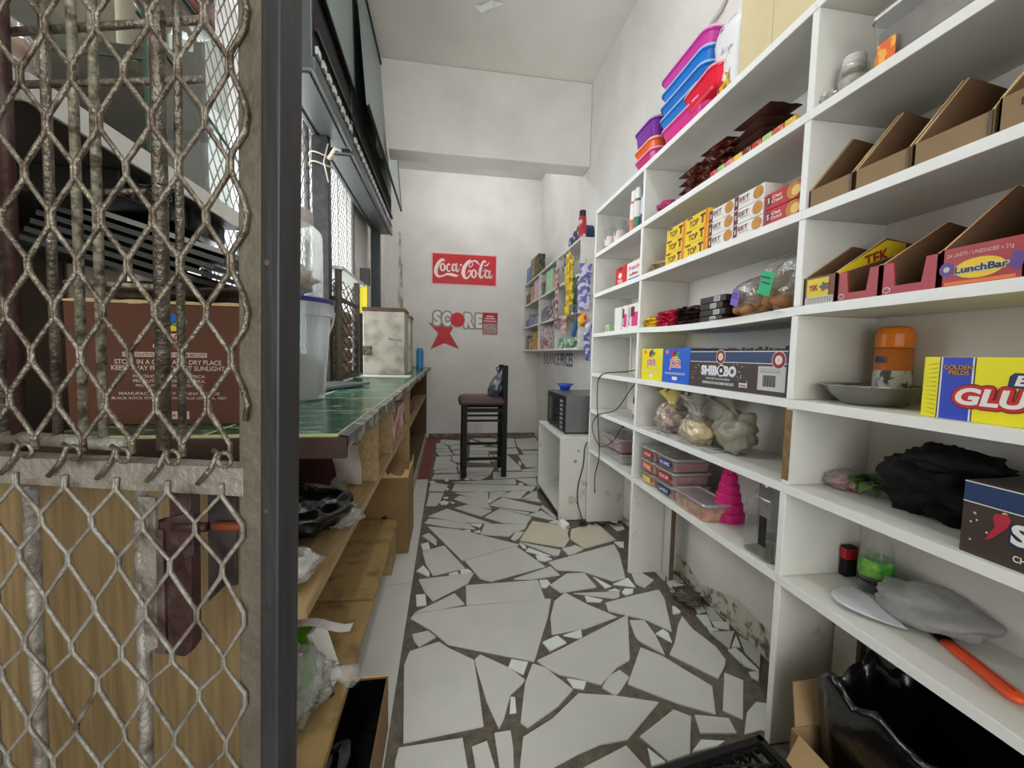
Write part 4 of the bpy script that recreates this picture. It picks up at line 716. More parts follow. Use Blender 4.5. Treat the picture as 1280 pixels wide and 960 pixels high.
# cardboard display trays row 2
def tray(label, y0, y1, z, fh, bh, mt, grp, inner=None, x0=XF+.006, x1=XR-.012, th=.003, knee=None, name='display_tray', cut=None, fill=None, backm=None, hi=None, lo=None, cat='tray'):
    t = thing(name, label, cat, ((x0+x1)/2, (y0+y1)/2, z), group=grp)
    inner = inner or CARDI; kx = knee or x0+.1
    prof = [(x0, 0), (x1, 0), (x1, bh*.92), (kx, bh), (x0, fh)]
    for nm, y in (('side_wall', y0), ('side_wall', y1-th)):
        obj(nm, MB().prism([(a-x0, b) for a, b in prof], (x0, y+th, z), (1, 0, 0), (0, 0, 1), th), mt if not isinstance(mt, tuple) else mt[0], t)
    if cut:
        w_ = y1-y0; c0, c1, cz = cut
        pr = [(0, 0), (w_, 0), (w_, fh), (w_-c0, fh), (w_-c0-.006, cz), (c1+.006, cz), (c1, fh), (0, fh)]
        obj('front_wall', MB().prism(pr, (x0, y1, z), (0, -1, 0), (0, 0, 1), -th), mt, t)
        obj('front_lining', MB().prism(pr, (x0+th, y1, z), (0, -1, 0), (0, 0, 1), -.001), inner, t)
    else: obj('front_wall', MB().box(x0, x0+th, y0, y1, z, z+fh), mt, t)
    obj('back_wall', MB().box(x1-th, x1, y0+th, y1-th, z, z+bh*.9), inner, t)
    for yl in (y1-th-.0005, y0+th+.0017): obj('side_lining', MB().prism([(a-x0, b) for a, b in prof], (x0+th, yl, z), (1, 0, 0), (0, 0, 1), .0012), inner, t)
    obj('tray_floor', MB().box(x0+th, x1-th, y0+th, y1-th, z+.0005, z+.003), inner, t)
    # frayed cut edge
    for yl in (y0+th/2, y1-th/2): obj('cut_edge', MB().bar((x0, yl, z+fh+.0005), (kx, yl, z+bh+.0005), .0035, .0012), CARDE, t)
    return t
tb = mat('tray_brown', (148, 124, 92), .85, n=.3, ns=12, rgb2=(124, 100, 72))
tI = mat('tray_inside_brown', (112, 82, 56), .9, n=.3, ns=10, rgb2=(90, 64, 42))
tls = [('plain brown cut open carton tray against the upright', .862, .978), ('second plain brown tray from the upright, few sweets inside', .74, .856), ('third plain brown tray from the upright holding purple wrappers', .61, .734), ('brown tray lettered DAIRY TOP at the right end', .42, .603)]
for k, (lb, a, b) in enumerate(tls):
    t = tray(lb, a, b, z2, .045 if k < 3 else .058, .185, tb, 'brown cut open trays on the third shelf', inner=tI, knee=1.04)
    obj('tape_line', MB().box(XF+.0045, XF+.006, a+.001, a+.007, z2, z2+.045), mat('tape_dark', (90, 72, 52), .5), t)
    if k == 3:
        text('DAIRY', t, (XF+.006, .545, z2+.038), .06, .013, UX, UZ, INKK); text('TOP', t, (XF+.006, .55, z2+.018), .04, .013, UX, UZ, INKK)
    if k in (1, 2):
        for j in range(5 if k == 1 else 8):
            tt = thing('wrapped_chocolate', 'silver and purple wrapped bar inside the %s brown tray' % ['', 'second', 'third'][k], 'chocolate', (.965+.03*(j % 3), a+.03+.012*(j//3)*2, z2+.005+.016*(j//3)), group='wrapped bars in the %s brown tray' % ['', 'second', 'third'][k], rot=(rnd.uniform(-.2, .2), 0, rnd.uniform(-.3, .3)))
            obj('wrapper', packet(.06, .026, .018, j, 6, 4), mat('silver_purple', (186, 186, 206), .25, .3, n=.95, ns=40, rgb2=(50, 40, 130), thr=(.46, .54), bump=.5), tt, world=False, smooth=True)
# row 3 trays
TR = mat('tray_red', (170, 32, 46), .4, n=.3, ns=14, rgb2=(140, 24, 38)); TY = mat('tray_yellow', (224, 200, 30), .45)
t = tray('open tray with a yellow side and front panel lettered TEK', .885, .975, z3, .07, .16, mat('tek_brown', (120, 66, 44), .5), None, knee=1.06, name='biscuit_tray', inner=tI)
patch(t, (XF+.006, .935, z3+.042), .062, .046, UX, UZ, TY, name='yellow_panel'); text('TEK', t, (XF+.0055, .946, z3+.042), .026, .014, UX, UZ, mat('tek_red', (150, 40, 30)), bold=.03)
flat(t, [(.016*math.cos(a*.628)*(1 if a % 2 else .6), .013*math.sin(a*.628)*(1 if a % 2 else .6)) for a in range(10)], (XF+.0052, .915, z3+.042), UX, UZ, CHOC)
m = MB()
for j in range(16): patch(t, (XF+.006, .965-j*.0047, z3+.01), .0022, .016, UX, UZ, INKK, mb=m)
patch(t, (XF+.006, .93, z3+.01), .078, .018, UX, UZ, INKW, name='barcode_label', up=.0002); obj('barcode_lines', m, INKK, t, recalc=False)
ux, uz = Vector((1, 0, 0)), Vector((0, 0, 1))
flat(t, [(.01, .004), (.19, .004), (.19, .15), (.134, .155), (.004, .073)], (XF+.006, .885, z3), ux, uz, TY, name='yellow_side_panel')
text('TEK', t, (1.035, .8842, z3+.112), .07, .026, Vector((.93, 0, .36)), Vector((-.36, 0, .93)), mat('tek_red', (0, 0, 0)), bold=.03, shear=.2)
for k, (a, b) in enumerate(((.782, .88), (.672, .777))):
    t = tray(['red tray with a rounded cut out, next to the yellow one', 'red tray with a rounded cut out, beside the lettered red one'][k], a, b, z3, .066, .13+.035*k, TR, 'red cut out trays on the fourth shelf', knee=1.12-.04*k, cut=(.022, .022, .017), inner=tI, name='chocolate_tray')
    for yy in (a+.011, b-.011): obj('white_lining', MB().prism([(0, 0), (.008, 0), (.001, .048)], (XF+.012, yy+(.01 if yy > (a+b)/2 else -.002), z3+.017), (0, -1, 0), (0, 0, 1), .001), INKW, t)
    disc(t, (XF+.006, b-.012, z3+.01), .008, .006, UX, UZ, INKW, name='round_mark'); disc(t, (XF+.0055, b-.012, z3+.01), .0065, .0045, UX, UZ, TR, name='round_mark')
t = tray('red chocolate tray lettered 24 UNITS and LunchBar', .55, .667, z3, .07, .2, TR, None, knee=1.08, name='chocolate_tray', inner=tI)
yy = .61
text('24 UNITS / UNIDADES x 21g', t, (XF+.006, yy+.002, z3+.055), .094, .009, UX, UZ, mat('pale_pink', (232, 180, 180)), bold=.02)
disc(t, (XF+.006, yy, z3+.028), .036, .018, UX, UZ, YEL, name='yellow_oval'); outline('LunchBar', t, (XF+.0055, yy-.003, z3+.028), .075, .013, UX, UZ, INKW, .0013, bold=.03); text('LunchBar', t, (XF+.005, yy-.003, z3+.028), .075, .013, UX, UZ, INKK, bold=.03)
disc(t, (XF+.006, yy+.048, z3+.032), .012, .013, UX, UZ, PURP); disc(t, (XF+.0055, yy+.048, z3+.032), .005, .005, UX, UZ, LGREYI); disc(t, (XF+.006, yy-.05, z3+.03), .009, .016, UX, UZ, PURP)
patch(t, (XF+.006, yy, z3+.005), .1, .006, UX, UZ, ORANGE)
for j in range(3):
    tt = thing('wrapped_chocolate', 'dark purple wrapped bar lying in the lettered red tray', 'chocolate', (.99+.035*j, .585, z3+.045), group='wrapped bars in the lettered red tray', rot=(.2, .1, .2*j))
    obj('wrapper', packet(.08, .03, .02, j, 6, 4), PURP, tt, world=False, smooth=True)
t = tray('deep red tray at the right end of the fourth shelf', .42, .545, z3, .1, .17, TR, None, knee=1.05, name='chocolate_tray', inner=tI)
# row 4: bowl, bottle, glucose carton
t = thing('steel_bowl', 'shallow stainless steel bowl on the fifth shelf', 'bowl', (1.03, .865, z4))
obj('bowl_shell', MB().lathe([(.0, .0), (.045, .0), (.062, .006), (.085, .026), (.1, .045), (.108, .048), (.108, .0495), (.099, .0475), (.083, .03), (.06, .009), (0, .003)], 40, cap=False), CHROME, t, world=False, smooth=True)
t = thing('air_freshener', 'orange capped cylindrical bottle with floral print behind the bowl', 'bottle', (1.115, .89, z4))
obj('bottle_body', MB().lathe([(.036, 0), (.038, .004), (.038, .14)], 28), mat('orange_body', (196, 112, 46), .35), t, world=False, smooth=True)
obj('white_print', MB().lathe([(.0385, .01), (.0385, .085)], 28, cap=False), mat('floral_print', (206, 206, 200), .5, n=.95, ns=40, rgb2=(60, 70, 60), thr=(.5, .58)), t, world=False)
obj('blue_logo', MB().add([(-.0395, .012, .105), (-.0395, -.012, .105), (-.0395, -.012, .12), (-.0395, .012, .12)], [(0, 1, 2, 3)]), NAVY, t, world=False)
obj('cap', MB().lathe([(.0375, .141), (.0385, .146), (.0385, .176), (.034, .19), (.022, .196)], 28), mat('cap_orange', (226, 124, 24), .3), t, world=False, smooth=False, bevel=.002)
GY = mat('glucose_yellow', (240, 230, 20), .45)
t = carton('display_carton', 'bright yellow and blue carton lettered ENERGY GLUCOSE', 'box', .945, 1.13, .39, .695, z4, z4+.118, GY)
x = .945
patch(t, (x, .64, z4+.059), .046, .117, UX, UZ, mat('glucose_blue', (44, 70, 190), .45), name='blue_band')
for yy in (.6645, .6155): patch(t, (x, yy, z4+.059), .0025, .117, UX, UZ, INKW, name='band_line'); patch(t, (x, yy+(.0025 if yy > .64 else -.0025), z4+.059), .002, .117, UX, UZ, NAVY, name='band_line')
for j, (yy, zz) in enumerate(((.638, .099), (.636, .089))): text(['GOLDEN', 'FIELDS'][j], t, (x-.0004, yy, z4+zz), [.045, .032][j], .009, UX, UZ, INKK, bold=.08); text(['GOLDEN', 'FIELDS'][j], t, (x-.0008, yy, z4+zz), [.044, .031][j], .008, UX, UZ, mat('gold_ink', (220, 160, 60)), bold=.01)
flat(t, [(0, 0), (.15, 0), (.15, .026), (.008, .026), (.002, .02)], (x, .567, z4+.066), UX, UZ, NAVY, name='blue_flash')
text('ENERGY', t, (x-.0004, .493, z4+.079), .13, .018, UX, UZ, INKW, bold=.04, shear=.15)
outline('GLUCOSE', t, (x-.0005, .522, z4+.046), .232, .032, UX, UZ, DRED, .0075, bold=.04, shear=.15); outline('GLUCOSE', t, (x-.0009, .522, z4+.046), .232, .032, UX, UZ, mat('glucose_red', (206, 40, 50)), .0055, bold=.04, shear=.15); text('GLUCOSE', t, (x-.0014, .522, z4+.046), .232, .032, UX, UZ, INKW, bold=.04, shear=.15)
rays = MB()
for j in range(14):
    a = R_(-200+j*17); cy, cz = .54, z4+.05; r0, r1 = .055, .075
    for rr in ((.07, .1),): 
        p0 = (cy-math.cos(a)*rr[0], cz+math.sin(a)*rr[0]*.75); p1 = (cy-math.cos(a)*rr[1]*1.1, cz+math.sin(a)*rr[1]*.75)
        if z4+.003 < p1[1] < z4+.115 and .392 < p1[0] < .61 and z4+.003 < p0[1] < z4+.115: rays.add([(x-.0004, p0[0], p0[1]), (x-.0004, p1[0]+.001, p1[1]), (x-.0004, p1[0]-.001, p1[1])], [(0, 1, 2)])
for j in range(12): rays.add([(x-.0004, .693, z4+.012+j*.008), (x-.0004, .671, z4+.006+j*.009), (x-.0004, .671, z4+.0075+j*.009)], [(0, 1, 2)])
obj('ray_print', rays, mat('olive_ray', (150, 140, 20)), t, recalc=False)
# row 5 bay R: greens, black bag, second brown carton
t = thing('vegetable_bag', 'clear bag with red and white vegetables near the upright', 'bag', (1.06, .94, z5), R_(20))
obj('radish_heap', blob(.04, .035, .018, 3, .2, 3, fine=.15), mat('radish', (190, 60, 76), .5, n=.95, ns=26, rgb2=(236, 220, 206), thr=(.45, .55), bump=.5), t, world=False, smooth=True)
obj('film_bag', blob(.05, .042, .022, 5, .2, 3, fine=.2), BAGC, t, world=False, smooth=True)
t = thing('leafy_greens', 'bunch of wilted green leaves beside the black bag', 'vegetable', (1.09, .875, z5))
lf = mat('leaf', (70, 108, 50), .6, n=.7, ns=20, rgb2=(130, 150, 90), bump=.4)
for k in range(7):
    a = -1.2+k*.42; L_ = .07+.012*(k % 3); m = MB(); ring = []
    for i in range(7):
        s = i/6; wdt = .018*math.sin(math.pi*min(1, s*.9+.08)); cx = math.cos(a)*L_*s*-1; cy = math.sin(a)*L_*s*.7; zc = .012+.022*math.sin(math.pi*s)+.003*k
        n2 = Vector((-math.sin(a), -math.cos(a)*.7, 0)).normalized(); ring.append([Vector((cx, cy, zc))+n2*wdt, Vector((cx, cy, zc-.004)), Vector((cx, cy, zc))-n2*wdt])
    m.loft(ring, cap=False, closed=False); obj('leaf', m, lf, t, world=False, smooth=True)
t = thing('black_bag', 'crumpled black fabric bag on the sixth shelf', 'bag', (1.07, .735, z5))
obj('bag_body', blob(.085, .1, .075, 12, .22, 2.2, 44, 28, fine=.2), mat('black_cloth', (11, 11, 12), .7, bump=.5, bs=22, spec=.25), t, world=False, smooth=True)
obj('bag_fold', (lambda b: (setattr(b, 'v', [(p[0]-.01, p[1]-.03, p[2]+.1) for p in b.v]), b)[1])(blob(.065, .085, .03, 22, .2, 2.5, 36, 20, base=-.1, fine=.2)), mat('black_cloth', (0, 0, 0)), t, world=False, smooth=True)
t = carton('display_carton', 'dark brown carton lettered SHIBOBO with a red player print at the right edge', 'box', XB, 1.13, .13, .603, z5, z5+.132, SHB)
patch(t, (XB, .3665, z5+.112), .472, .033, UX, UZ, SHN, name='printed_band', up=.0003)
for zz in (z5+.094, z5+.13): patch(t, (XB, .3665, zz), .472, .0018, UX, UZ, INKW, name='band_line', up=.0005)
outline('SHIBOBO', t, (XB, .43, z5+.058), .208, .034, UX, UZ, NAVY, .004, bold=.05); text('SHIBOBO', t, (XB-.0004, .43, z5+.06), .21, .036, UX, UZ, INKW, bold=.045)
text('CHOCOLATE FLAVOURED BISCUITS', t, (XB, .43, z5+.02), .2, .011, UX, UZ, INKW, bold=.02)
flat(t, [(-.006, .03), (.01, .034), (.016, .026), (.012, .012), (.004, .0), (-.006, -.014), (-.016, -.022), (-.012, -.01), (-.004, .008), (-.008, .02)], (XB, .552, z5+.055), UX, UZ, mat('player_red', (176, 44, 60)), name='player_print'); disc(t, (XB, .545, z5+.087), .004, .004, UX, UZ, CREAM, name='player_print')
dots(t, XB-.0005, .565, .59, z5+.02, z5+.08, 6, 5)
# row 6 bay R: battery pack, bottle, cap, knife
t = carton('battery_pack', 'slim black and red pack standing by the upright on the lowest shelf', 'box', 1.1, 1.135, .955, .975, z6, z6+.085, BLACKM)
patch(t, (1.1175, .955, z6+.065), .034, .03, UB, UZ, RED); patch(t, (1.1, .965, z6+.065), .019, .03, UX, UZ, RED)
t = thing('drink_bottle', 'clear bottle with a green label and dark drink at the shelf back', 'bottle', (1.115, .89, z6))
obj('bottle_wall', MB().lathe([(.032, 0), (.036, .006), (.036, .02), (.033, .03), (.036, .05), (.036, .1), (.026, .135), (.013, .16), (.013, .18)], 24), CLEAR, t, world=False, smooth=True)
obj('dark_drink', MB().lathe([(.031, .003), (.034, .008), (.034, .035), (.031, .04)], 24), mat('dark_drink', (30, 30, 30), .3), t, world=False, smooth=True)
obj('green_label', MB().lathe([(.0368, .045), (.0368, .09)], 24, cap=False), mat('green_label', (50, 150, 50), .4, n=.8, ns=50, rgb2=(160, 210, 90)), t, world=False, smooth=True)
t = thing('baseball_cap', 'grey baseball cap lying on the lowest shelf', 'cap', (1.045, .79, z6), R_(0))
cg = mat('cap_cloth', (152, 152, 150), .8, n=.3, ns=14, rgb2=(128, 128, 126), bump=.3, bs=80)
b = blob(.085, .105, .042, 9, .2, 1.5, 44, 28, base=.001, fine=.1); b.v = [(x_+.055, y_-.04, z_) for x_, y_, z_ in b.v]
obj('crown', b, cg, t, world=False, smooth=True)
rg = []
for i in range(9):      # curved visor
    s_ = i/8; rg.append([(-.012-(.098*math.sin(math.pi*k/14)**.8)*s_, .115-.175*k/14, .008+.014*math.sin(math.pi*k/14)*(1-.3*s_)) for k in range(15)])
vm = MB().loft(rg, cap=False, closed=False); vo = obj('visor', vm, mat('visor_grey', (196, 200, 204), .6), t, world=False, smooth=True)
vo.rotation_euler = (0, 0, R_(-14)); sd_ = vo.modifiers.new('thickness', 'SOLIDIFY'); sd_.thickness = .003
obj('button', MB().lathe([(.0, .0), (.006, .0), (.005, .004), (0, .005)], 12).__class__().add(*(lambda l: ([(a+.03, b_-.03, c_+.076) for a, b_, c_ in l.v], l.f))(MB().lathe([(.0005, .0), (.006, .0), (.005, .004), (.0005, .005)], 12))), cg, t, world=False)
t = thing('machete', 'long knife with a bright orange handle sticking out from under the cap', 'knife', (1.045, .6, z6))
a_, b_ = Vector((1.1, .76, z6+.004)), Vector((1.062, .69, z6+.006)); c_ = Vector((1.0, .535, z6+.012))
obj('blade', MB().bar(a_, b_, .03, .0025), mat('dark_blade', (50, 46, 46), .4, .6), t)
d_ = (c_-b_).normalized(); sd = d_.cross(Vector((0, 0, 1))).normalized(); rg = []
for s_, hw, hz in ((0, .014, .006), (.03, .017, .008), (.08, .0165, .009), (.12, .0155, .009), (.15, .018, .009), (.163, .013, .007), (.167, .005, .003)):
    p = b_+d_*s_; rg.append([p+sd*hw*math.cos(2*math.pi*k/12)+Vector((0, 0, 1))*hz*math.sin(2*math.pi*k/12) for k in range(12)])
obj('handle', MB().loft(rg), mat('handle_orange', (238, 84, 34), .4), t, smooth=True, label='bright orange handle')
obj('rivet_line', MB().tube([b_+d_*.02+Vector((0, 0, .0085)), b_+d_*.15+Vector((0, 0, .0095))], .0012, 5), DRED, t)
# floor under bay R: bin bag in a carton, black crate
t = thing('carton_with_bin_bag', 'open cardboard carton on the floor under the near shelves', 'box', (1.0, .62, 0))
cw = MB().box(.84, .843, .42, .83, 0, .2).box(1.13, 1.133, .42, .83, 0, .2).box(.84, 1.133, .42, .423, 0, .2).box(.84, 1.133, .83, .833, 0, .2).box(.843, 1.13, .423, .83, .0005, .004)
obj('box_body', cw, CARD, t)
obj('flap', MB().prism([(0, 0), (.27, 0), (.24, .09), (.03, .09)], (.85, .834, .2), (1, 0, 0), (0, .5, .86), .003), CARD, t)
obj('flap', MB().prism([(0, 0), (.38, 0), (.35, .08), (.03, .08)], (.84, .43, .2), (0, 1, 0), (-.75, 0, -.3), .003), CARD, t)
t = thing('bin_bag', 'shiny black bin bag lining the carton on the floor', 'bag', (1.0, .6, .01))
rings = []
nn = 56
for j, (s_, zz) in enumerate(((.86, .0), (.95, .08), (.99, .17), (1.06, .25), (1.1, .31), (1.12, .345), (1.07, .365), (1.0, .35), (.95, .3), (.9, .2), (.82, .08), (.3, .05))):
    r = []
    for k in range(nn):
        a = 2*math.pi*k/nn; cx, cy = math.cos(a), math.sin(a); sq = 1/max(abs(cx), abs(cy))**.75
        ws = .05*noise.noise(Vector((math.cos(a)*6, math.sin(a)*6, zz*3+j*.02)))+.02*noise.noise(Vector((math.cos(a)*17, math.sin(a)*17, zz*8)))
        kk = s_+ws*1.3*(zz*3+.2); r.append((1.0+.125*cx*sq*kk, .62+.18*cy*sq*kk, .012+zz+(.05*noise.noise(Vector((cx*3, cy*3, 5))) if zz > .2 else 0)))
    rings.append(r)
obj('bag_skin', MB().loft(rings), BINBAG, t, smooth=True)
t = thing('plastic_crate', 'black slatted plastic crate on the floor at the bottom edge', 'crate', (.78, .7, 0))
def crate_part(nm, m): return obj(nm, m, BLACK, t, world=False, bevel=.0015)
cx0, cx1, cy0, cy1, ch = -.42, 0, -.36, 0, .12
crate_part('rim', MB().box(cx0, cx1, cy1-.018, cy1, ch-.012, ch).box(cx0, cx1, cy0, cy0+.018, ch-.012, ch).box(cx0, cx0+.018, cy0, cy1, ch-.012, ch).box(cx1-.018, cx1, cy0, cy1, ch-.012, ch))
for k in range(9):
    crate_part('post', MB().box(cx0+.004, cx0+.01, cy0+.02+k*.037, cy0+.026+k*.037, .002, ch-.012)); crate_part('post', MB().box(cx1-.01, cx1-.004, cy0+.02+k*.037, cy0+.026+k*.037, .002, ch-.012))
for k in range(13): crate_part('post', MB().box(cx0+.02+k*.03, cx0+.026+k*.03, cy1-.01, cy1-.004, .002, ch-.012))
for k in range(9): crate_part('floor_slat', MB().bar((cx0+.005, cy0+.02+k*.04, .1), (cx1-.005, cy0+.02+k*.04, .1), .005, .016))
for k in range(13): crate_part('floor_slat', MB().bar((cx0+.02+k*.032, cy0+.005, .1), (cx0+.02+k*.032, cy1-.005, .1), .005, .016))
for k in range(7): crate_part('floor_slat', MB().tube([(cx0+.03+.36*s/6, cy0+.03+k*.045+.03*math.sin(s*.55), .109) for s in range(7)], .003, 5))
t.rotation_euler = (0, 0, R_(8)); t.location = (.815, .9, 0.002)
# rubbish at the wall foot
t = thing('crushed_can', 'crushed grey drain cover lump on the floor by the wall', 'rubbish', (1.09, 1.66, .001))
obj('lump', blob(.055, .07, .018, 33, .4, 3, 30, 18, fine=.5), mat('dull_lump', (120, 112, 98), .4, .4, n=.8, ns=30, rgb2=(40, 36, 32), bump=.6), t, world=False, smooth=True)
# ================================================================== BACK OF THE SHOP
YW = YB-.002
# soft drink sign
t = thing('soft_drink_sign', 'red rectangular Coca-Cola sign on the back wall', 'sign', (.2, YB, 1.98))
CR = mat('sign_red', (200, 22, 38), .4)
def sg(cx, cy):  # sign drawing grid to wall coordinates
    u = (cx-155)/995; top = 155+60*u; return (-.2+.805*u, 2.352-(cy-top)/440*.37)
obj('sign_plate', MB().box(-.2, .605, YB-.006, YB-.0005, 1.98, 2.352), CR, t)
obj('pale_border', MB().box(-.215, .62, YB-.004, YB-.0003, 1.965, 2.367), mat('sign_border', (236, 190, 190), .5), t)
def stroke(pts, mb, yy):
    P = []; 
    for i in range(len(pts)-1):
        p0, p1, p2, p3 = pts[max(i-1, 0)], pts[i], pts[i+1], pts[min(i+2, len(pts)-1)]
        for k in range(5):
            s = k/5; P.append([.5*((2*b)+(-a+c)*s+(2*a-5*b+4*c-d)*s*s+(-a+3*b-3*c+d)*s**3) for a, b, c, d in zip(p0, p1, p2, p3)])
    P.append(list(pts[-1])); L_, Rr = [], []
    for i, p in enumerate(P):
        a, b = P[max(i-1, 0)], P[min(i+1, len(P)-1)]; dx, dy = b[0]-a[0], b[1]-a[1]; n = math.hypot(dx, dy) or 1
        ox, oy = -dy/n*p[2]/2, dx/n*p[2]/2; L_.append(sg(p[0]+ox, p[1]+oy)); Rr.append(sg(p[0]-ox, p[1]-oy))
    vs = []; 
    for a, b in zip(L_, Rr): vs += [(a[0], yy, a[1]), (b[0], yy, b[1])]
    mb.add(vs, [(2*i, 2*i+1, 2*i+3, 2*i+2) for i in range(len(P)-1)])
def ell(cx, cy, rx, ry, w_): return [(cx+rx*math.cos(a*math.pi/5), cy+ry*math.sin(a*math.pi/5)+.0, w_*(.75+.35*abs(math.cos(a*math.pi/5)))) for a in range(11)]
ST = [[(335,280,26),(318,252,28),(285,262,44),(240,315,56),(208,390,60),(212,460,50),(250,500,34),(320,492,24),(380,470,30),(450,478,42),(520,495,32),(560,490,6)],
 ell(312,365,32,52,26), [(340,325,10),(360,350,9),(385,345,9)], [(425,335,22),(402,318,18),(378,355,26),(380,400,24),(405,428,18),(445,408,10)],
 ell(488,372,28,50,24), [(530,308,18),(525,380,26),(533,430,22),(560,420,12),(578,375,7)],
 [(580,330,26),(606,345,26)],
 [(765,300,16),(740,270,22),(700,300,44),(650,370,56),(632,450,58),(650,515,42),(690,535,26),(735,495,18),(752,450,18),(735,418,16),(695,455,8)],
 [(770,300,12),(778,335,12),(745,372,12),(722,345,12),(738,302,14),(790,278,20),(840,290,30),(888,340,8)],
 ell(800,470,34,56,26), [(835,450,12),(865,470,10),(890,455,10)],
 [(990,305,22),(960,280,24),(925,330,36),(898,420,42),(893,500,38),(925,532,22),(965,480,9),(985,400,9),(940,440,9)],
 [(965,352,14),(1010,342,20),(1045,298,7)],
 ell(1010,480,32,54,26), [(1056,420,20),(1050,490,28),(1060,536,22),(1082,530,14),(1100,488,7)]]
mb = MB()
for s in ST: stroke(s, mb, YB-.0072)
obj('script_lettering', mb, mat('sign_white', (244, 232, 228), .5), t, recalc=False)
# score decal
def sc(cx, cy): px, py = 530+cx/12.8, 375+cy/12.8; return (-.203+(px-540)*.0103, 1.642-(py-388)*.0101)
t = thing('wall_decal', 'SCORE lettering decal with a red star and red dot on the back wall', 'decal', (.2, YB, 1.4))
GO = mat('decal_grey', (142, 142, 138), .6); DR = mat('decal_red', (204, 26, 44), .5); DW = mat('decal_white', (236, 232, 226), .6)
def wp(pts, m, y, nm): return obj(nm, MB().add([(sc(*p)[0], y, sc(*p)[1]) for p in pts], [tuple(range(len(pts)))[::-1]]), m, t, recalc=False)
star = [(80,370),(190,415),(285,330),(400,425),(455,440),(405,540),(545,775),(325,690),(120,788),(232,540)]
wp([(325+(x-325)*1.1, 560+(y-560)*1.08) for x, y in star], GO, YB-.001, 'star_outline'); wp(star, DR, YB-.002, 'star')
def wtext(s, cx, cy, wd, ht, m, y, b, nm='lettering'):
    c = sc(cx, cy); return text(s, t, (c[0], y, c[1]), wd*.0103/12.8, ht*.0101/12.8, UB, UZ, m, bold=b, up=0, name=nm)
for s, cx, cy, wd, ht in (('S', 208, 300, 120, 230), ('C', 352, 305, 135, 230), ('R', 715, 318, 150, 240), ('E', 872, 320, 105, 230)):
    (lambda c: outline(s, t, (c[0], YB-.003, c[1]), wd*.0103/12.8, ht*.0101/12.8, UB, UZ, GO, .019, bold=.06, up=0))(sc(cx, cy)); wtext(s, cx, cy, wd, ht, DW, YB-.0045, .06)
c = sc(530, 312)
for r, m, y in ((.098, mat('decal_pink', (220, 150, 150)), YB-.0052), (.09, DR, YB-.006)):
    obj('red_dot', MB().add([(c[0]+r*math.cos(k*math.pi/14), y, c[1]-.0+r*math.sin(k*math.pi/14)) for k in range(28)], [tuple(range(28))[::-1]]), m, t, recalc=False)
t = thing('wall_notice', 'small red and grey printed notice beside the SCORE lettering', 'notice', (.53, YB, 1.4))
a, b = sc(930, 180), sc(1172, 535)
obj('notice_sheet', MB().box(a[0], b[0], YB-.008, YB-.003, b[1], a[1]), mat('notice_red', (176, 30, 48)), t)
obj('grey_panel', MB().box(a[0]+.008, b[0]-.008, YB-.009, YB-.0081, b[1]+.01, b[1]+.14), mat('notice_grey', (188, 168, 162), .6, n=.8, ns=50, rgb2=(140, 110, 110)), t)
for k, (w_, z_) in enumerate(((.1, 1.585), (.135, 1.555), (.165, 1.522))):
    obj('text_line', MB().box((a[0]+b[0])/2-w_/2, (a[0]+b[0])/2+w_/2, YB-.0092, YB-.0081, z_-.008, z_+.008), mat('notice_pink', (232, 190, 190)), t)

# wall shelf with small goods
t = thing('wall_shelf', 'white pigeonhole wall shelf crowded with small goods at the back right', 'shelves', (1.07, 4.2, 1.15))
ux0, ux1 = .98, XR+.011
yv = [5.38, 4.5, 3.76, 3.06]; zr = [1.99, 1.725, 1.445, 1.16]
for z in zr: obj('shelf', MB().box(ux0, ux1, 3.06, 5.4, z-.018, z), WHITE, t, bevel=.001)
for i, y in enumerate(yv):
    for a, b in zip(zr, zr[1:]): obj('upright', MB().box(ux0+.001, ux1, y-.009, y+.009, b+.0005, a-.0185), WHITE, t)
def wb(label, y0, y1, z, h, rgb, rgb2=None, x0=1.0, x1=1.08, grp=None, nm='goods_box', ns=20):
    return carton(nm, label, 'box', x0, x1, y0, y1, z, z+h, mat('wb_%d_%d_%d' % rgb, rgb, .45, n=.8 if rgb2 else 0, ns=ns, rgb2=rgb2, thr=(.48, .56)), grp)
wb('blue packet standing at the far end on top of the wall shelf', 5.12, 5.34, 1.99, .2, (60, 140, 180), (120, 100, 150)); wb('black and olive packet on top of the wall shelf', 4.86, 5.08, 1.99, .26, (60, 70, 40), (190, 170, 100)); wb('dark green box on top of the wall shelf nearest the pair of packets', 4.66, 4.84, 1.99, .25, (36, 40, 30), (90, 100, 60))
for k, y in enumerate((3.42, 3.3, 3.2)):
    tt = thing('blue_roll', 'dark blue round roll on top of the wall shelf, %s' % ['farthest', 'middle one', 'nearest'][k], 'roll', (1.02, y, 1.99), group='blue rolls on the wall shelf')
    obj('roll_body', MB().tube([(-.02, 0, .045+.01*k), (.09, 0, .045+.01*k)], .044+.01*k, 20), NAVY, tt, world=False)
    obj('roll_core', MB().tube([(-.022, 0, .045+.01*k), (-.019, 0, .045+.01*k)], .012, 12), INKW, tt, world=False)
tt = thing('red_can', 'red can with black cap on the near end of the wall shelf top', 'can', (1.0, 3.1, 1.99))
obj('can_body', MB().lathe([(.028, 0), (.03, .004), (.03, .15), (.022, .16)], 18), mat('can_red', (170, 34, 44), .35, n=.8, ns=18, rgb2=(226, 200, 200), thr=(.52, .58)), tt, world=False)
obj('cap', MB().lathe([(.024, .158), (.025, .162), (.025, .2), (.02, .204)], 18), BLACK, tt, world=False)
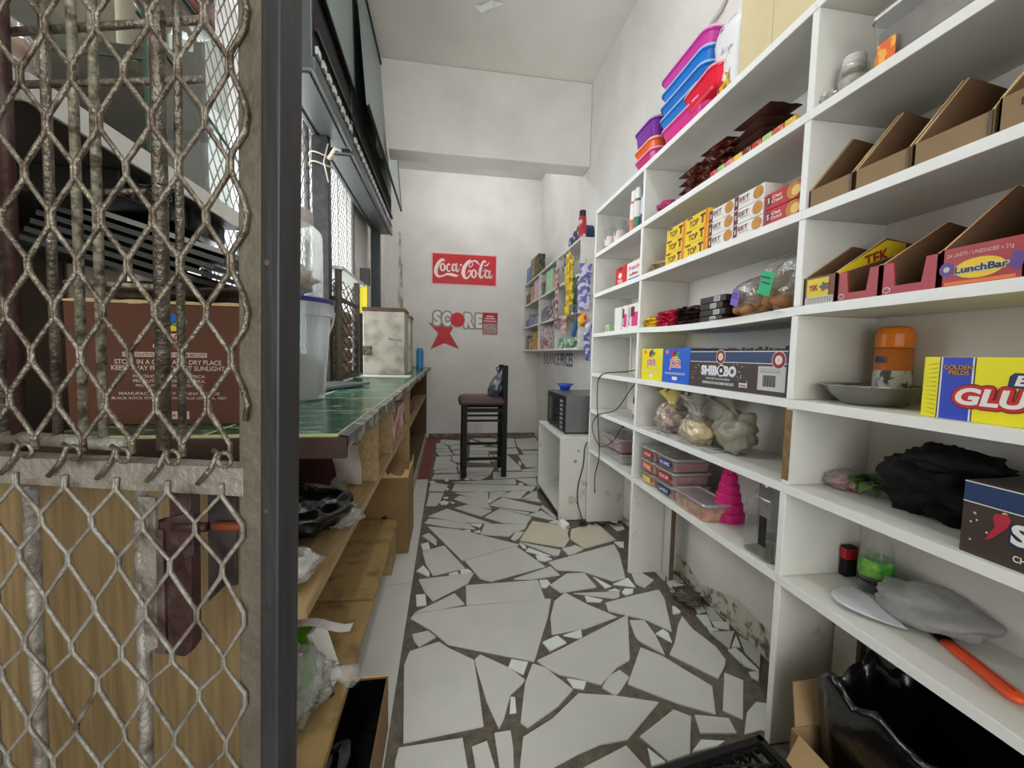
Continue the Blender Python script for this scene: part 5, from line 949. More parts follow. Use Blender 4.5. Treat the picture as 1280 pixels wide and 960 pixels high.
spec = [  # (y0,y1,z,h,rgb,rgb2,label)
 (5.1, 5.34, 1.725, .13, (110, 60, 50), (60, 30, 30), 'maroon packet in the upper far pigeonhole'), (4.9, 5.06, 1.725, .19, (170, 120, 70), (210, 180, 130), 'tan packet in the upper far pigeonhole'), (4.6, 4.86, 1.725, .23, (214, 190, 190), (180, 130, 140), 'pale pink packet in the upper far pigeonhole'),
 (4.3, 4.46, 1.725, .15, (60, 56, 56), (150, 150, 146), 'black and white packet in the upper middle pigeonhole'), (3.98, 4.26, 1.725, .22, (150, 200, 150), (180, 220, 170), 'pale green packet in the upper middle pigeonhole'), (3.8, 3.96, 1.725, .13, (206, 110, 110), (230, 180, 170), 'coral packet in the upper middle pigeonhole'),
 (5.16, 5.34, 1.445, .09, (60, 76, 120), (150, 160, 180), 'low blue box in the middle far pigeonhole'), (4.9, 5.14, 1.445, .15, (80, 100, 140), (200, 200, 206), 'blue and white box in the middle far pigeonhole'), (4.62, 4.86, 1.445, .1, (150, 160, 176), (90, 100, 140), 'low greyish box in the middle far pigeonhole'),
 (4.3, 4.44, 1.445, .14, (56, 54, 60), (180, 180, 180), 'dark pack at the far side of the centre pigeonhole'), (4.13, 4.28, 1.445, .15, (66, 60, 70), (200, 196, 200), 'dark pack second in the centre pigeonhole'), (3.97, 4.11, 1.445, .19, (60, 60, 66), (210, 210, 214), 'taller dark and white pack in the centre pigeonhole'), (3.81, 3.95, 1.445, .2, (70, 66, 76), (190, 190, 196), 'tall dark and white pack nearest in the centre pigeonhole'),
 (5.16, 5.32, 1.16, .18, (120, 114, 110), (60, 56, 56), 'grey pack in the lowest far pigeonhole'), (4.64, 4.9, 1.16, .2, (206, 160, 50), (150, 90, 40), 'yellow and brown pack in the lowest far pigeonhole'), (4.95, 5.12, 1.16, .14, (150, 110, 80), (200, 180, 150), 'low tan pack in the lowest far pigeonhole'),
 (4.3, 4.46, 1.16, .11, (150, 60, 70), (226, 216, 214), 'red and white pack, lower far one in the lowest middle pigeonhole'), (4.14, 4.28, 1.16, .11, (146, 58, 66), (222, 212, 210), 'red and white pack, second in the lowest middle pigeonhole'), (3.98, 4.12, 1.16, .22, (196, 190, 190), (110, 60, 70), 'tall white and maroon pack in the lowest middle pigeonhole'), (3.8, 3.96, 1.16, .23, (170, 168, 164), (110, 100, 104), 'tall grey striped pack in the lowest middle pigeonhole'),
 (4.14, 4.46, 1.271, .1, (214, 206, 204), (120, 50, 60), 'white and red pack lying on the two red and white packs')]
for s in spec: wb(s[6], s[0], s[1], s[2]+.0005, s[3], s[4], s[5], grp='small packed goods on the wall shelf')
wb('green and white flat pack in the lowest near pigeonhole', 3.3, 3.7, 1.1605, .09, (70, 130, 80), (226, 232, 226)); 
tt = thing('blue_tube', 'blue tube pack leaning in the lowest near pigeonhole', 'tube', (1.03, 3.28, 1.16))
obj('tube_body', MB().bar((1.03, 3.36, 1.255), (1.03, 3.22, 1.42), .03, .04), mat('tube_blue', (60, 120, 170), .4), tt)
def strip(label, x, y, ztop, n, dz, wd, rgb, rgb2, grp=None, slack=.01):
    tt = thing('hanging_strip', label, 'packets', (x, y, ztop), group=grp)
    m0 = mat('strip_%d_%d_%d' % rgb, rgb, .3, n=.9, ns=26, rgb2=rgb2, bump=.5, thr=(.47, .55))
    for k in range(n):
        p = packet(dz*.96, wd, .025, k, 8, 5); p.v = [(a*0+c-.012, b+slack*math.sin(k*1.3), -dz*(k+.5)+a) for a, b, c in p.v]
        obj('sachet', p, m0, tt, world=False, smooth=True)
    obj('hanger_wire', MB().tube([(0, 0, .03), (.01, 0, .0)], .002, 5), CHROME, tt, world=False)
    return tt
strip('hanging strip of pink and silver sachets at the wall shelf', .965, 3.68, 1.9, 8, .07, .11, (206, 170, 170), (110, 60, 60))
strip('bunch of yellow sachets hanging at the wall shelf', .96, 3.32, 1.93, 6, .085, .13, (236, 206, 20), (180, 140, 30), slack=.03)
strip('second bunch of yellow sachets hanging nearer the shelf end', .955, 3.2, 1.86, 4, .09, .1, (232, 200, 24), (120, 100, 40), slack=.02)
strip('short strip of black and green sachets below the yellow ones', .97, 3.13, 1.7, 3, .09, .09, (30, 44, 32), (80, 120, 90))
strip('navy sachet hanging beside the yellow bunch', .965, 3.44, 1.96, 2, .08, .08, (44, 48, 80), (180, 180, 200))
strip('short strip of white and red sachets under the pink strip', .965, 3.42, 1.44, 2, .08, .16, (222, 200, 200), (170, 60, 70))
strip('purple and blue sachets hanging on the white shelf end panel', 1.015, 3.03, 1.79, 3, .115, .1, (110, 106, 180), (222, 222, 236)).rotation_euler = (0, 0, R_(90))
strip('checked blue strip hanging low at the shelf end', 1.05, 3.03, 1.36, 4, .075, .05, (90, 100, 180), (230, 228, 236)).rotation_euler = (0, 0, R_(90))
strip('red and yellow packet hanging low at the shelf end', 1.0, 3.035, 1.42, 1, .1, .07, (206, 60, 50), (240, 200, 60)).rotation_euler = (0, 0, R_(90))
t = thing('wall_lettering', 'blue hand painted words BALANCE PRICES on the right wall', 'lettering', (XR+.012, 4.4, 1.05))
BI = mat('paint_blue', (66, 86, 120), .7)
text('BALANCE', t, (XR+.012, 4.68, 1.055), .74, .13, UX, UZ, mat('paint_grey', (120, 120, 130), .7), bold=.01); text('PRICES', t, (XR+.012, 4.05, 1.055), .44, .14, UX, UZ, BI, bold=.02)

# bench cabinet with microwave
t = thing('bench_cabinet', 'low white open cabinet carrying the microwave', 'cabinet', (.95, 2.93, 0))
bx0, bx1, by0, by1, bh = .735, XR, 2.60, 3.26, .565
obj('top_board', MB().box(bx0, bx1, by0, by1, bh-.018, bh), WHITE, t, bevel=.001); obj('side_panel', MB().box(bx0+.001, bx1, by0, by0+.018, .003, bh-.0185), WHITE_D, t); obj('side_panel', MB().box(bx0+.001, bx1, by1-.018, by1, .003, bh-.0185), WHITE_D, t)
obj('floor_board', MB().box(bx0, bx1, by0+.0185, by1-.0185, .05, .068), WHITE, t); obj('back_board', MB().box(bx1-.02, bx1-.002, by0+.02, by1-.02, .07, bh-.02), WHITE, t)
obj('bottom_edge', MB().box(bx0+.01, bx0+.025, by0+.0185, by1-.0185, .002, .05), BLACK, t)
for z in (.47, .12): obj('screw_cap', MB().tube([(.86, by0-.001, z), (.86, by0+.001, z)], .008, 12), GREYI, t)
obj('screw_cap', MB().tube([(.84, by0-.001, .4), (.84, by0+.001, .4)], .012, 12), GREYI, t)
t = thing('microwave_oven', 'silver grey microwave oven with black door on the white cabinet', 'microwave', (.95, 2.9, bh))
mx0, mx1, my0, my1, mz = .775, 1.12, 2.68, 3.14, bh+.265
obj('casing', MB().box(mx0+.015, mx1, my0, my1, bh+.012, mz), mat('mw_silver', (120, 122, 122), .35, .5, n=.3, ns=6, rgb2=(96, 98, 98)), t, bevel=.004)
door_ = obj('door', MB().box(mx0, mx0+.016, my0+.12, my1, bh+.016, mz-.004), BLACK, t, bevel=.003)
obj('door_window', MB().box(mx0-.0015, mx0, my0+.16, my1-.05, bh+.05, mz-.04), mat('mw_glass', (40, 42, 44), .08), door_)
cp_ = obj('control_panel', MB().box(mx0, mx0+.016, my0, my0+.118, bh+.016, mz-.004), BLACK, t, bevel=.002)
for k in range(7): obj('button', MB().box(mx0-.003, mx0, my0+.03, my0+.09, bh+.035+k*.03, bh+.05+k*.03), mat('mw_button', (150, 150, 148), .4), cp_)
m = MB()
for a, b, c, d in ((my0-.002, my0, .84, .842),): pass
obj('side_emboss', MB().box(.86, 1.1, my0-.003, my0, bh+.06, mz-.04), mat('mw_silver', (0, 0, 0)), t, bevel=.002)
for x, y in ((.8, 2.7), (1.1, 2.7), (.8, 3.12), (1.1, 3.12)): obj('foot', MB().box(x-.01, x+.01, y-.01, y+.01, bh, bh+.013), BLACK, t)
t = thing('blue_plastic_dish', 'bright blue plastic dish on top of the microwave', 'dish', (.9, 3.1, mz))
obj('dish', MB().lathe([(.02, 0), (.035, .003), (.045, .03), (.07, .05), (.066, .05), (.04, .03), (.03, .006)], 20, cap=False).lathe([(.001, .003), (.035, .003)], 20, cap=False), mat('dish_blue', (40, 80, 180), .35), t, world=False, smooth=True)
cable('black power cable running from the microwave to a plug on the floor', [(.97, 2.66, .58), (.9, 2.585, .5), (.89, 2.58, .38), (.86, 2.58, .25), (.855, 2.57, .14), (.87, 2.54, .06), (.875, 2.5, .02)], .004, plug=True)
t = thing('plug_adaptor', 'small white plug adaptor on the floor by the low cabinet', 'plug', (.74, 2.5, .002))
obj('adaptor_body', MB().box(-.02, .02, -.03, .03, 0, .04), INKW, t, world=False, bevel=.006); t.rotation_euler = (.3, 0, .5)
obj('pin', MB().tube([(0, -.03, .02), (0, -.045, .02)], .004, 8), CHROME, t, world=False)
t = thing('cable_scrap', 'short black ragged rag strip along the wall foot under the far bay', 'rag', (1.0, 2.5, .002))
m = MB(); m.loft([[(.93+.025*i, 2.5+.02*math.sin(i*1.7)+s, .003+.012*abs(math.sin(i*2.1+s*60))) for s in (-.012, 0, .014)] for i in range(9)], cap=False, closed=False)
obj('rag', m, BLACKM, t, recalc=False)

# bar stool seen side-on, back to the right
t = thing('bar_stool', 'black framed bar stool with brown padded seat near the back wall', 'stool', (.32, 3.78, 0))
BW = mat('stool_black', (12, 11, 11), .5, spec=.25)
sx0, sx1, sy0, sy1 = .13, .505, 3.6, 3.95
hw = .022
def leg(x, y, z1, dx=0): return MB().add([(x-hw-dx, y-hw, 0), (x+hw-dx, y-hw, 0), (x+hw-dx, y+hw, 0), (x-hw-dx, y+hw, 0), (x-hw, y-hw, z1), (x+hw, y-hw, z1), (x+hw, y+hw, z1), (x-hw, y+hw, z1)], [(0,3,2,1),(4,5,6,7),(0,1,5,4),(1,2,6,5),(2,3,7,6),(3,0,4,7)])
for y in (sy0+hw, sy1-hw): obj('leg', leg(sx0+hw, y, .645, .004), BW, t, bevel=.003); obj('leg', leg(sx1, y, 1.0, -.0), BW, t, bevel=.003)
seat = MB().loft([[(a+(sx0+sx1)/2-.012, b+(sy0+sy1)/2, z) for a, b in rrect(w_, d_, .03)] for w_, d_, z in ((.39, .35, .646), (.41, .37, .655), (.415, .375, .675), (.395, .36, .7), (.33, .3, .718), (.18, .16, .725))])
obj('seat_cushion', seat, mat('stool_brown', (72, 52, 46), .5, bump=.15), t, smooth=True)
for z, zz, y in ((.585, .62, sy0), (.585, .62, sy1-.02)): obj('apron', MB().box(sx0+.03, sx1-.01, y+.008, y+.026, z, zz), BW, t)
for y in (sy0+.012, sy1-.03):
    obj('stretcher', MB().box(sx0+.03, sx1-.01, y, y+.018, .5, .518), BW, t); obj('stretcher', MB().box(sx0+.03, sx1-.01, y, y+.018, .155 if y < 3.7 else .225, .18 if y < 3.7 else .25), BW, t)
for x, z in ((sx0+.012, .3), (sx1, .2), (sx1, .6), (sx0+.012, .6)): obj('stretcher', MB().box(x, x+.018, sy0+.03, sy1-.03, z, z+.022), BW, t)
for z in (.8, .9): obj('back_rail', MB().box(sx1-.008, sx1+.012, sy0+.03, sy1-.03, z, z+.05), BW, t)
t = thing('carrier_bag', 'silvery black carrier bag hanging on the stool back over the seat', 'bag', (.43, 3.72, .73))
b = blob(.075, .1, .11, 14, .22, 2.0, 40, 26, fine=.14)
b.v = [((x*(1.15-z*3.2)+z*.33-.02), y*(1.1-z*2), z) for x, y, z in b.v]
obj('bag_body', b, mat('carrier_silver', (70, 76, 84), .28, .3, n=.8, ns=16, rgb2=(150, 156, 164), bump=.8, bs=30), t, world=False, smooth=True)
obj('bag_handle', MB().tube([(.02, -.03, .2), (.0, -.02, .245), (.03, -.01, .255), (.06, 0, .225), (.085, 0, .2)], [.008, .006, .006, .007, .008], 7), mat('carrier_dark', (60, 64, 72), .3), t, world=False, smooth=True)
# ================================================================== LEFT SIDE
# mesh window above the counter
mw = thing('mesh_screen', 'steel diamond mesh screen above the counter on the left', 'screen', (-.76, 2.5, .92))
WM = mat('mesh_wire', (120, 116, 110), .4, .6); FRM = mat('mesh_frame', (70, 70, 72), .5, .4)
my0, my1, mz0, mz1 = 1.5, 3.62, .925, 2.52
for a, b in (((my0, mz0), (my0, mz1)), ((my1, mz0), (my1, mz1)), ((my0, mz1), (my1, mz1)), ((my0, mz0), (my1, mz0)), ((2.5, mz0), (2.5, mz1))):
    obj('frame_bar', MB().bar((-.775, a[0], a[1]), (-.775, b[0], b[1]), .022, .022), FRM, mw)
m = MB(); W_, H_ = my1-my0, mz1-mz0; st = .05; sl = 1.6
k = -H_/sl
while k < W_:
    for sgn in (1, -1):
        y0, z0 = (k, 0); 
        t0 = max(0, -k*sl) if True else 0
        za = max(0, -k*sl); zb = min(H_, (W_-k)*sl)
        if zb > za:
            ya, yb = k+za/sl, k+zb/sl
            if sgn < 0: ya, yb = W_-ya, W_-yb
            m.bar((-.775+sgn*.001, my0+ya, mz0+za), (-.775+sgn*.001, my0+yb, mz0+zb), .0034, .003, up=(1, 0, 0))
    k += st
obj('diamond_mesh', m, WM, mw, kind='stuff')
for y in (1.8, 2.1, 2.8, 3.1, 3.35): obj('vertical_rod', MB().tube([(-.765, y, mz0), (-.765, y, mz1)], .006, 8), mat('rod_light', (190, 188, 182), .4), mw)
# overhead display boxes with flaps on posts
def overhead(label, y0, y1, z0, z1, flap):
    t = thing('overhead_display_box', label, 'display box', (-.63, (y0+y1)/2, z0))
    xa, xb = -.715, -.55
    obj('casing', MB().box(xa, xb-.012, y0+.004, y1-.004, z0, z1), DGREY, t, bevel=.004)
    obj('bottom_tray', MB().box(xa+.03, xb-.03, y0+.03, y1-.03, z0-.008, z0), mat('under_grey', (96, 100, 100), .35, .4), t, bevel=.003)
    obj('corner_rail', MB().box(xb-.014, xb, y0, y1, z0-.01, z0+.045), DGREY, t, bevel=.003); obj('corner_rail', MB().box(xa-.01, xa+.012, y0, y1, z0-.01, z0+.03), DGREY, t, bevel=.003)
    obj('slot_recess', MB().box(xb-.012, xb-.008, y0+.02, y1-.02, z0+.046, z0+.33), BLACKM, t)
    n = int((y1-y0)/.085)
    for k in range(n): obj('slot_divider', MB().box(xb-.008, xb+.004, y0+.03+k*.085, y0+.075+k*.085, z0+.075, z0+.105), mat('slot_white', (206, 208, 204), .4), t)
    obj('slot_rail', MB().box(xb-.004, xb+.008, y0+.01, y1-.01, z0+.15, z0+.165), BLACK, t)
    (ya, za, yb_, zb_, xbot, xtop, ztop) = flap
    ff_ = obj('front_flap', MB().add([(xbot, ya, za), (xbot, yb_, zb_), (xtop, yb_, ztop), (xtop, ya, ztop), (xbot-.01, ya, za), (xbot-.01, yb_, zb_), (xtop-.01, yb_, ztop), (xtop-.01, ya, ztop)],
        [(0,1,2,3),(7,6,5,4),(0,4,5,1),(1,5,6,2),(2,6,7,3),(3,7,4,0)]), LGREY, t, label='pale grey hinged flap')
    obj('flap_edge', MB().bar((xbot, ya, za), (xbot, yb_, zb_), .016, .012).bar((xtop+.001, ya, ztop), (xtop+.001, yb_, ztop), .02, .016).bar((xbot, yb_, zb_), (xtop, yb_, ztop), .012, .01), BLACK, ff_)
    return t
overhead('near grey overhead display box with a row of slots and a lifted flap', 1.9, 2.6, 2.26, 3.2, (1.88, 2.6, 2.58, 2.56, -.535, -.55, 3.3))
overhead('long far grey overhead display box with a flap hanging open', 2.62, 4.32, 2.25, 3.2, (2.62, 2.53, 4.36, 2.5, -.47, -.53, 3.3))
t = thing('torn_tape', 'white shred of tape stuck on the far hanging flap', 'tape', (-.47, 3.5, 2.6))
obj('tape_scrap', MB().add([(-.468, 3.3, 2.78), (-.466, 3.42, 2.7), (-.468, 3.55, 2.56), (-.466, 3.5, 2.54), (-.469, 3.36, 2.62)], [(0, 1, 2, 3, 4)]), INKW, t)
for k, (y, lb) in enumerate(((2.47, 'dark square steel post nearer the gate, standing on the counter'), (4.2, 'grey square steel post farther down the counter'))):
    xx = -.69 if k == 0 else -.69
    t = thing('support_post', lb, 'post', (xx, y, Zc))
    obj('post_tube', MB().box(xx-.042, xx+.042, y-.03, y+.03, Zc+.006, 2.25), mat('post_%d' % k, (44, 46, 48) if k == 0 else (74, 80, 86), .45, .4, n=.4, ns=20, rgb2=(90, 90, 90)), t, bevel=.003)
    obj('base_plate', MB().box(xx-.06, xx+.06, y-.05, y+.05, Zc, Zc+.006), DGREY, t)
t = thing('twine_knot', 'frayed white twine tied round the near post below the box', 'twine', (-.69, 2.47, 2.1))
m = MB()
for z in (2.1, 2.15): m.tube([(-.69+.06*math.cos(a), 2.47+.05*math.sin(a), z+.01*math.sin(a*2)) for a in [k*math.pi/8 for k in range(17)]], .004, 5)
m.tube([(-.64, 2.42, 2.12), (-.6, 2.4, 2.17), (-.57, 2.4, 2.16)], .01, 6).tube([(-.64, 2.42, 2.2), (-.66, 2.41, 2.1), (-.64, 2.42, 2.0)], .004, 5)
obj('twine', m, mat('twine', (200, 190, 170), .8), t, smooth=True)

# goods on the counter
t = thing('wire_rack', 'rusty wire mesh rack with a pale lid behind the bucket', 'rack', (-.68, 2.65, Zc))
rx0, rx1, ry0, ry1, rz = -.755, -.62, 2.52, 3.0, 1.58
RB = mat('rack_iron', (84, 78, 66), .6, .4, n=.6, ns=20, rgb2=(50, 42, 36), bump=.3)
for x in (rx0, rx1):
    for y in (ry0, ry1): obj('corner_post', MB().box(x-.014, x+.014, y-.022, y+.022, Zc+.001, rz-.02), RB, t)
for z in (Zc+.02, 1.4): obj('rail', MB().bar((rx1, ry0, z), (rx1, ry1, z), .02, .02).bar((rx0, ry0, z), (rx1, ry0, z), .02, .02), RB, t)
obj('lid_board', MB().box(rx0-.02, rx1+.03, ry0-.02, ry1+.16, rz-.02, rz), mat('lid_pale', (206, 206, 200), .5), t, bevel=.004)
m = MB()
for k in range(10):
    z = Zc+.04+k*.058
    pts = [(rx1+.002, ry0+.03+(ry1-ry0-.06)*i/6, z+(.026 if i % 2 else -.0)) for i in range(7)]; m.tube(pts, .004, 4); m.tube([(a, b, 2*z-c) for a, b, c in pts], .004, 4)
    pts = [(rx0+.02+(rx1-rx0-.04)*i/3, ry0-.002, z+(.026 if i % 2 else 0)) for i in range(4)]; m.tube(pts, .004, 4); m.tube([(a, b, 2*z-c) for a, b, c in pts], .004, 4)
obj('diamond_mesh', m, RB, t, kind='stuff')
for k in range(5):
    tt = thing('bread_loaf', 'pale bread loaf inside the wire rack, %s of the stack' % ['lowest', 'second from the bottom', 'third from the bottom', 'fourth from the bottom', 'topmost'][k], 'bread', (-.688, 2.76, Zc+.03+.082*k), group='loaves stacked in the wire rack')
    obj('crust', MB().loft([[(x, y, z) for x, y, _ in ring3(.1*w_, .4*(1-.02*(1-w_)), .03, 0)] for w_, z in ((.9, 0), (1, .01), (1, .05), (.85, .07), (.5, .078))]), mat('loaf_tan', (176, 150, 122), .6, n=.7, ns=10, rgb2=(120, 84, 56)), tt, world=False, smooth=True)
def tin(label, x0, x1, y0, y1, h):
    t = thing('display_tin', label, 'tin', ((x0+x1)/2, (y0+y1)/2, Zc))
    obj('tin_body', MB().box(x0, x1, y0, y1, Zc+.002, Zc+h-.012), TIN, t, bevel=.006)
    obj('rusty_rim', MB().box(x0-.004, x1+.004, y0-.004, y1+.004, Zc+h-.03, Zc+h), mat('rim_brown', (74, 54, 44), .7, n=.6, ns=30, rgb2=(120, 90, 60)), t, bevel=.003)
    return t
t = tin('big scuffed square tin standing on a white tray', -.63, -.325, 3.25, 3.55, .51)
obj('hasp', MB().box(-.63, -.565, 3.243, 3.25, 1.07, 1.14), mat('hasp_dark', (60, 58, 52), .6, .5, n=.8, ns=60, rgb2=(130, 124, 110)), t)
obj('silver_tear', MB().add([(-.45, 3.2485, 1.19), (-.34, 3.2485, 1.18), (-.345, 3.2485, 1.2), (-.4, 3.2485, 1.195), (-.44, 3.2485, 1.21)], [(0, 1, 2, 3, 4)]), CHROME, t)
tin('narrower scuffed tin behind the big one', -.5, -.325, 3.75, 4.0, .5)
t = tag(obj('white_tray', MB().box(-.62, -.27, 2.95, 3.22, Zc+.0005, Zc+.006), mat('tray_white', (224, 226, 222), .35), bevel=.002), 'flat white sheet on the counter in front of the big tin', 'tray')
t = tag(obj('grey_lid', MB().bar((-.62, 1.95, Zc+.012), (-.5, 2.3, Zc+.012), .2, .012), mat('lid_grey', (110, 116, 118), .3, .4)), 'dark grey sheet metal lid lying on the counter beside the rack', 'lid')
t = thing('spray_can', 'tall bright blue can near the far end of the counter', 'can', (-.29, 4.45, Zc))
obj('can_body', MB().lathe([(.034, 0), (.037, .005), (.037, .195), (.03, .212)], 24), mat('can_bright_blue', (50, 140, 196), .3, n=.5, ns=14, rgb2=(30, 90, 150)), t, world=False)
obj('can_top', MB().lathe([(.03, .21), (.03, .222), (.024, .224)], 20), CHROME, t, world=False)
t = thing('dark_cloth', 'small dark crumpled cloth beside the blue can', 'cloth', (-.42, 4.4, Zc))
obj('cloth', blob(.06, .05, .03, 17, .3, 3, 26, 16, fine=.2), mat('cloth_brown', (60, 44, 38), .8), t, world=False, smooth=True)
t = thing('yellow_packet', 'yellow packet standing behind the tin against the left wall', 'packet', (-.7, 3.66, Zc))
obj('stand_box', MB().box(-.745, -.66, 3.69, 3.76, Zc+.001, 1.42), BLACKM, t); obj('packet', MB().box(-.74, -.68, 3.7, 3.75, 1.421, 1.66), mat('packet_lemon', (230, 214, 40), .5), t, bevel=.004); obj('black_top', MB().box(-.74, -.66, 3.7, 3.75, 1.662, 1.8), BLACK, t, bevel=.003)
# bucket and jar
t = thing('plastic_bucket', 'frosted plastic bucket with a dark blue lid on the counter', 'bucket', (-.585, 1.6, Zc))
obj('bucket_wall', MB().lathe([(.13, 0), (.136, .006), (.158, .3), (.17, .3), (.17, .345), (.163, .345), (.16, .305), (.152, .295), (.128, .008)], 40, cap=False), FROST, t, world=False, smooth=False)
obj('contents', MB().lathe([(.11, .006), (.125, .02), (.13, .12), (.1, .16), (.05, .17)], 30), mat('bucket_goods', (120, 104, 92), .7, n=.9, ns=14, rgb2=(190, 180, 170), thr=(.4, .6), bump=.6), t, world=False, smooth=True)
obj('handle', MB().tube([(.172*math.cos(a), .172*math.sin(a)*.98, .32-.24*math.sin(a)*.8 if math.sin(a) > 0 else .32) for a in [k*math.pi/14 for k in range(15)]], .004, 6), INKW, t, world=False).rotation_euler = (0, 0, R_(20))
obj('lid', MB().lathe([(.166, .343), (.172, .346), (.172, .358), (.165, .362), (.155, .358), (.02, .356)], 40), mat('lid_navy', (36, 34, 110), .35), t, world=False, smooth=False, label='dark blue snap lid')
t = jar('large clear screw top jar standing on the bucket', -.575, 1.6, Zc+.362, .125, .305, lid=mat('jar_lid_pale', (176, 170, 160), .4), name='storage_jar', lidh=.035)
obj('paper_bundle', (lambda b: (setattr(b, 'v', [(x, y, z+.008) for x, y, z in b.v]), b)[1])(blob(.09, .09, .06, 6, .25, 3, fine=.2)), mat('bundle_white', (190, 180, 164), .7, n=.7, ns=18, rgb2=(120, 104, 88)), t, world=False, smooth=True)
# brown carton on the counter end
t = carton('storage_carton', 'brown biscuit carton with white printing on the counter behind the gate', 'box', -.845, -.48, 1.07, 1.36, Zc+.0005, 1.198, mat('carton_brown', (98, 58, 40), .75, n=.3, ns=8, rgb2=(80, 46, 32)))
fy = 1.07; cx = -.665
jester_hat(t, (-.632, fy, 1.152), .05, UB, UZ)
outline('JOKER', t, (-.634, fy, 1.115), .068, .03, UB, UZ, INKW, .002, up=.0002); text('JOKER', t, (-.634, fy-.0006, 1.115), .068, .03, UB, UZ, mat('joker_red', (0, 0, 0)), bold=.02)
patch(t, (-.645, fy, 1.083), .175, .011, UB, UZ, mat('pale_brown', (210, 190, 170)), name='title_strip'); text('CHOCOLATE FLAVOURED CREAM BISCUITS', t, (-.645, fy-.0006, 1.083), .17, .007, UB, UZ, mat('carton_brown', (0, 0, 0)))
cw_ = mat('carton_print', (206, 190, 176), .6)
for s_, z, w_, h_ in (('STORE IN A COOL AND DRY PLACE', 1.066, .222, .011), ('KEEP AWAY FROM DIRECT SUNLIGHT', 1.052, .236, .011), ('PRODUCT OF SOUTH AFRICA', 1.033, .15, .007), ('PRODUTO DA AFRICA DO SUL', 1.022, .15, .007), ('PRODUIT DE AFRIQUE DU SUD', 1.011, .14, .007), ('MANUFACTURED BY YUNHA FOODS', .993, .21, .007), ('BLACK ROCK STREET ANCHORVILLE LENASIA, 1827', .982, .24, .007)):
    text(s_, t, (-.638, fy, z), w_, h_, UB, UZ, cw_, name='printed_line')
patch(t, (-.628, fy, .942), .057, .018, UB, UZ, mat('pale_brown', (0, 0, 0)), name='weight_label'); text('48 x 30g', t, (-.628, fy-.0006, .942), .047, .01, UB, UZ, CHOC)
obj('torn_rim', MB().loft([[(-.845+.365*i/14, 1.069, 1.199), (-.845+.365*i/14, 1.0685, 1.203+.004*abs(math.sin(i*2.3)))] for i in range(15)], cap=False, closed=False), CARDE, t, recalc=False)
t = thing('brown_sack', 'dark brown folded sack lying on the brown carton', 'sack', (-.68, 1.21, 1.206))
obj('sack_body', blob(.165, .12, .03, 8, .2, 2.4, 40, 20, fine=.08), mat('sack_brown', (70, 54, 42), .6, n=.5, ns=10, rgb2=(40, 30, 24), bump=.5, bs=20), t, world=False, smooth=True)
t0 = None
for k in range(6):
    loc = (-.75+.012*k, 1.2, 1.285+.016*k); rt = (R_(1), R_(16), .05*k-.1)
    t = thing('black_tray', 'flat black tray, %s in the tilted stack over the carton' % ['lowest', 'second from the bottom', 'third from the bottom', 'fourth from the bottom', 'fifth from the bottom', 'topmost'][k], 'tray', loc, group='tilted stack of flat black trays', rot=rt)
    obj('tray_base', MB().box(-.17, .17, -.13, .13, 0, .003), BLACK, t, world=False); obj('tray_lip', MB().box(-.175, .175, -.135, -.13, .0, .011).box(-.175, .175, .13, .135, 0, .011).box(.17, .175, -.13, .13, 0, .011), mat('lip_grey', (66, 68, 66), .35) if k < 5 else mat('lip_pale', (150, 150, 144), .4), t, world=False)
# rack shelf with glass case behind the gate
t = thing('counter_rack', 'shelf rack with a white edged board on the counter end behind the gate', 'shelves', (-.8, 1.05, Zc))
obj('shelf_board', MB().box(-1.1, -.6, .72, 1.37, 1.45, 1.485), mat('rack_board', (60, 56, 52), .6), t); obj('white_edge', MB().box(-.6, -.594, .72, 1.37, 1.447, 1.488), mat('rack_edge', (214, 214, 208), .45), t); obj('white_edge', MB().box(-1.1, -.6, .714, .72, 1.447, 1.488), mat('rack_edge', (0, 0, 0)), t)
obj('rack_post', MB().box(-.625, -.605, 1.372, 1.385, Zc+.001, 1.447), mat('rack_edge', (0, 0, 0)), t); obj('rack_post', MB().box(-1.1, -1.08, .73, .75, Zc+.001, 1.449), FRM, t)
t = thing('black_crate', 'black plastic crate hanging under the white edged board', 'crate', (-.85, 1.15, 1.4))
obj('crate_body', MB().box(-1.08, -.64, .95, 1.34, 1.395, 1.449), BLACK, t, bevel=.004)
for k in range(4): obj('crate_rib', MB().box(-.645, -.632, .97+k*.1, .99+k*.1, 1.4, 1.445), BLACKM, t)
t = thing('black_bundle', 'black plastic bundle stuffed between the board and the trays', 'bundle', (-.84, 1.25, 1.3))
b = blob(.2, .1, .055, 19, .2, 2.4, 36, 22, fine=.1); obj('bundle', b, BLACKM, t, world=False, smooth=True)
t = thing('white_pouch', 'white crumpled pouch between bars at the left, under the trays', 'bag', (-.93, 1.02, 1.21))
obj('pouch', blob(.04, .03, .05, 23, .2, 2.6, 24, 16), mat('pouch_white', (206, 210, 212), .4), t, world=False, smooth=True)
t = thing('glass_case', 'green edged glass display case on the rack shelf', 'display case', (-.8, 1.2, 1.487))
gx0, gx1, gy0, gy1, gz = -.98, -.63, 1.02, 1.36, 1.93
for nm, bx in (('glass_pane', (gx0, gx1, gy0, gy0+.005, 1.49, gz)), ('glass_pane', (gx1-.005, gx1, gy0+.006, gy1, 1.49, gz)), ('glass_pane', (gx0, gx0+.005, gy0+.006, gy1, 1.49, gz))): obj(nm, MB().box(*bx), GLASSG, t)
ge = mat('glass_edge', (66, 92, 78), .2)
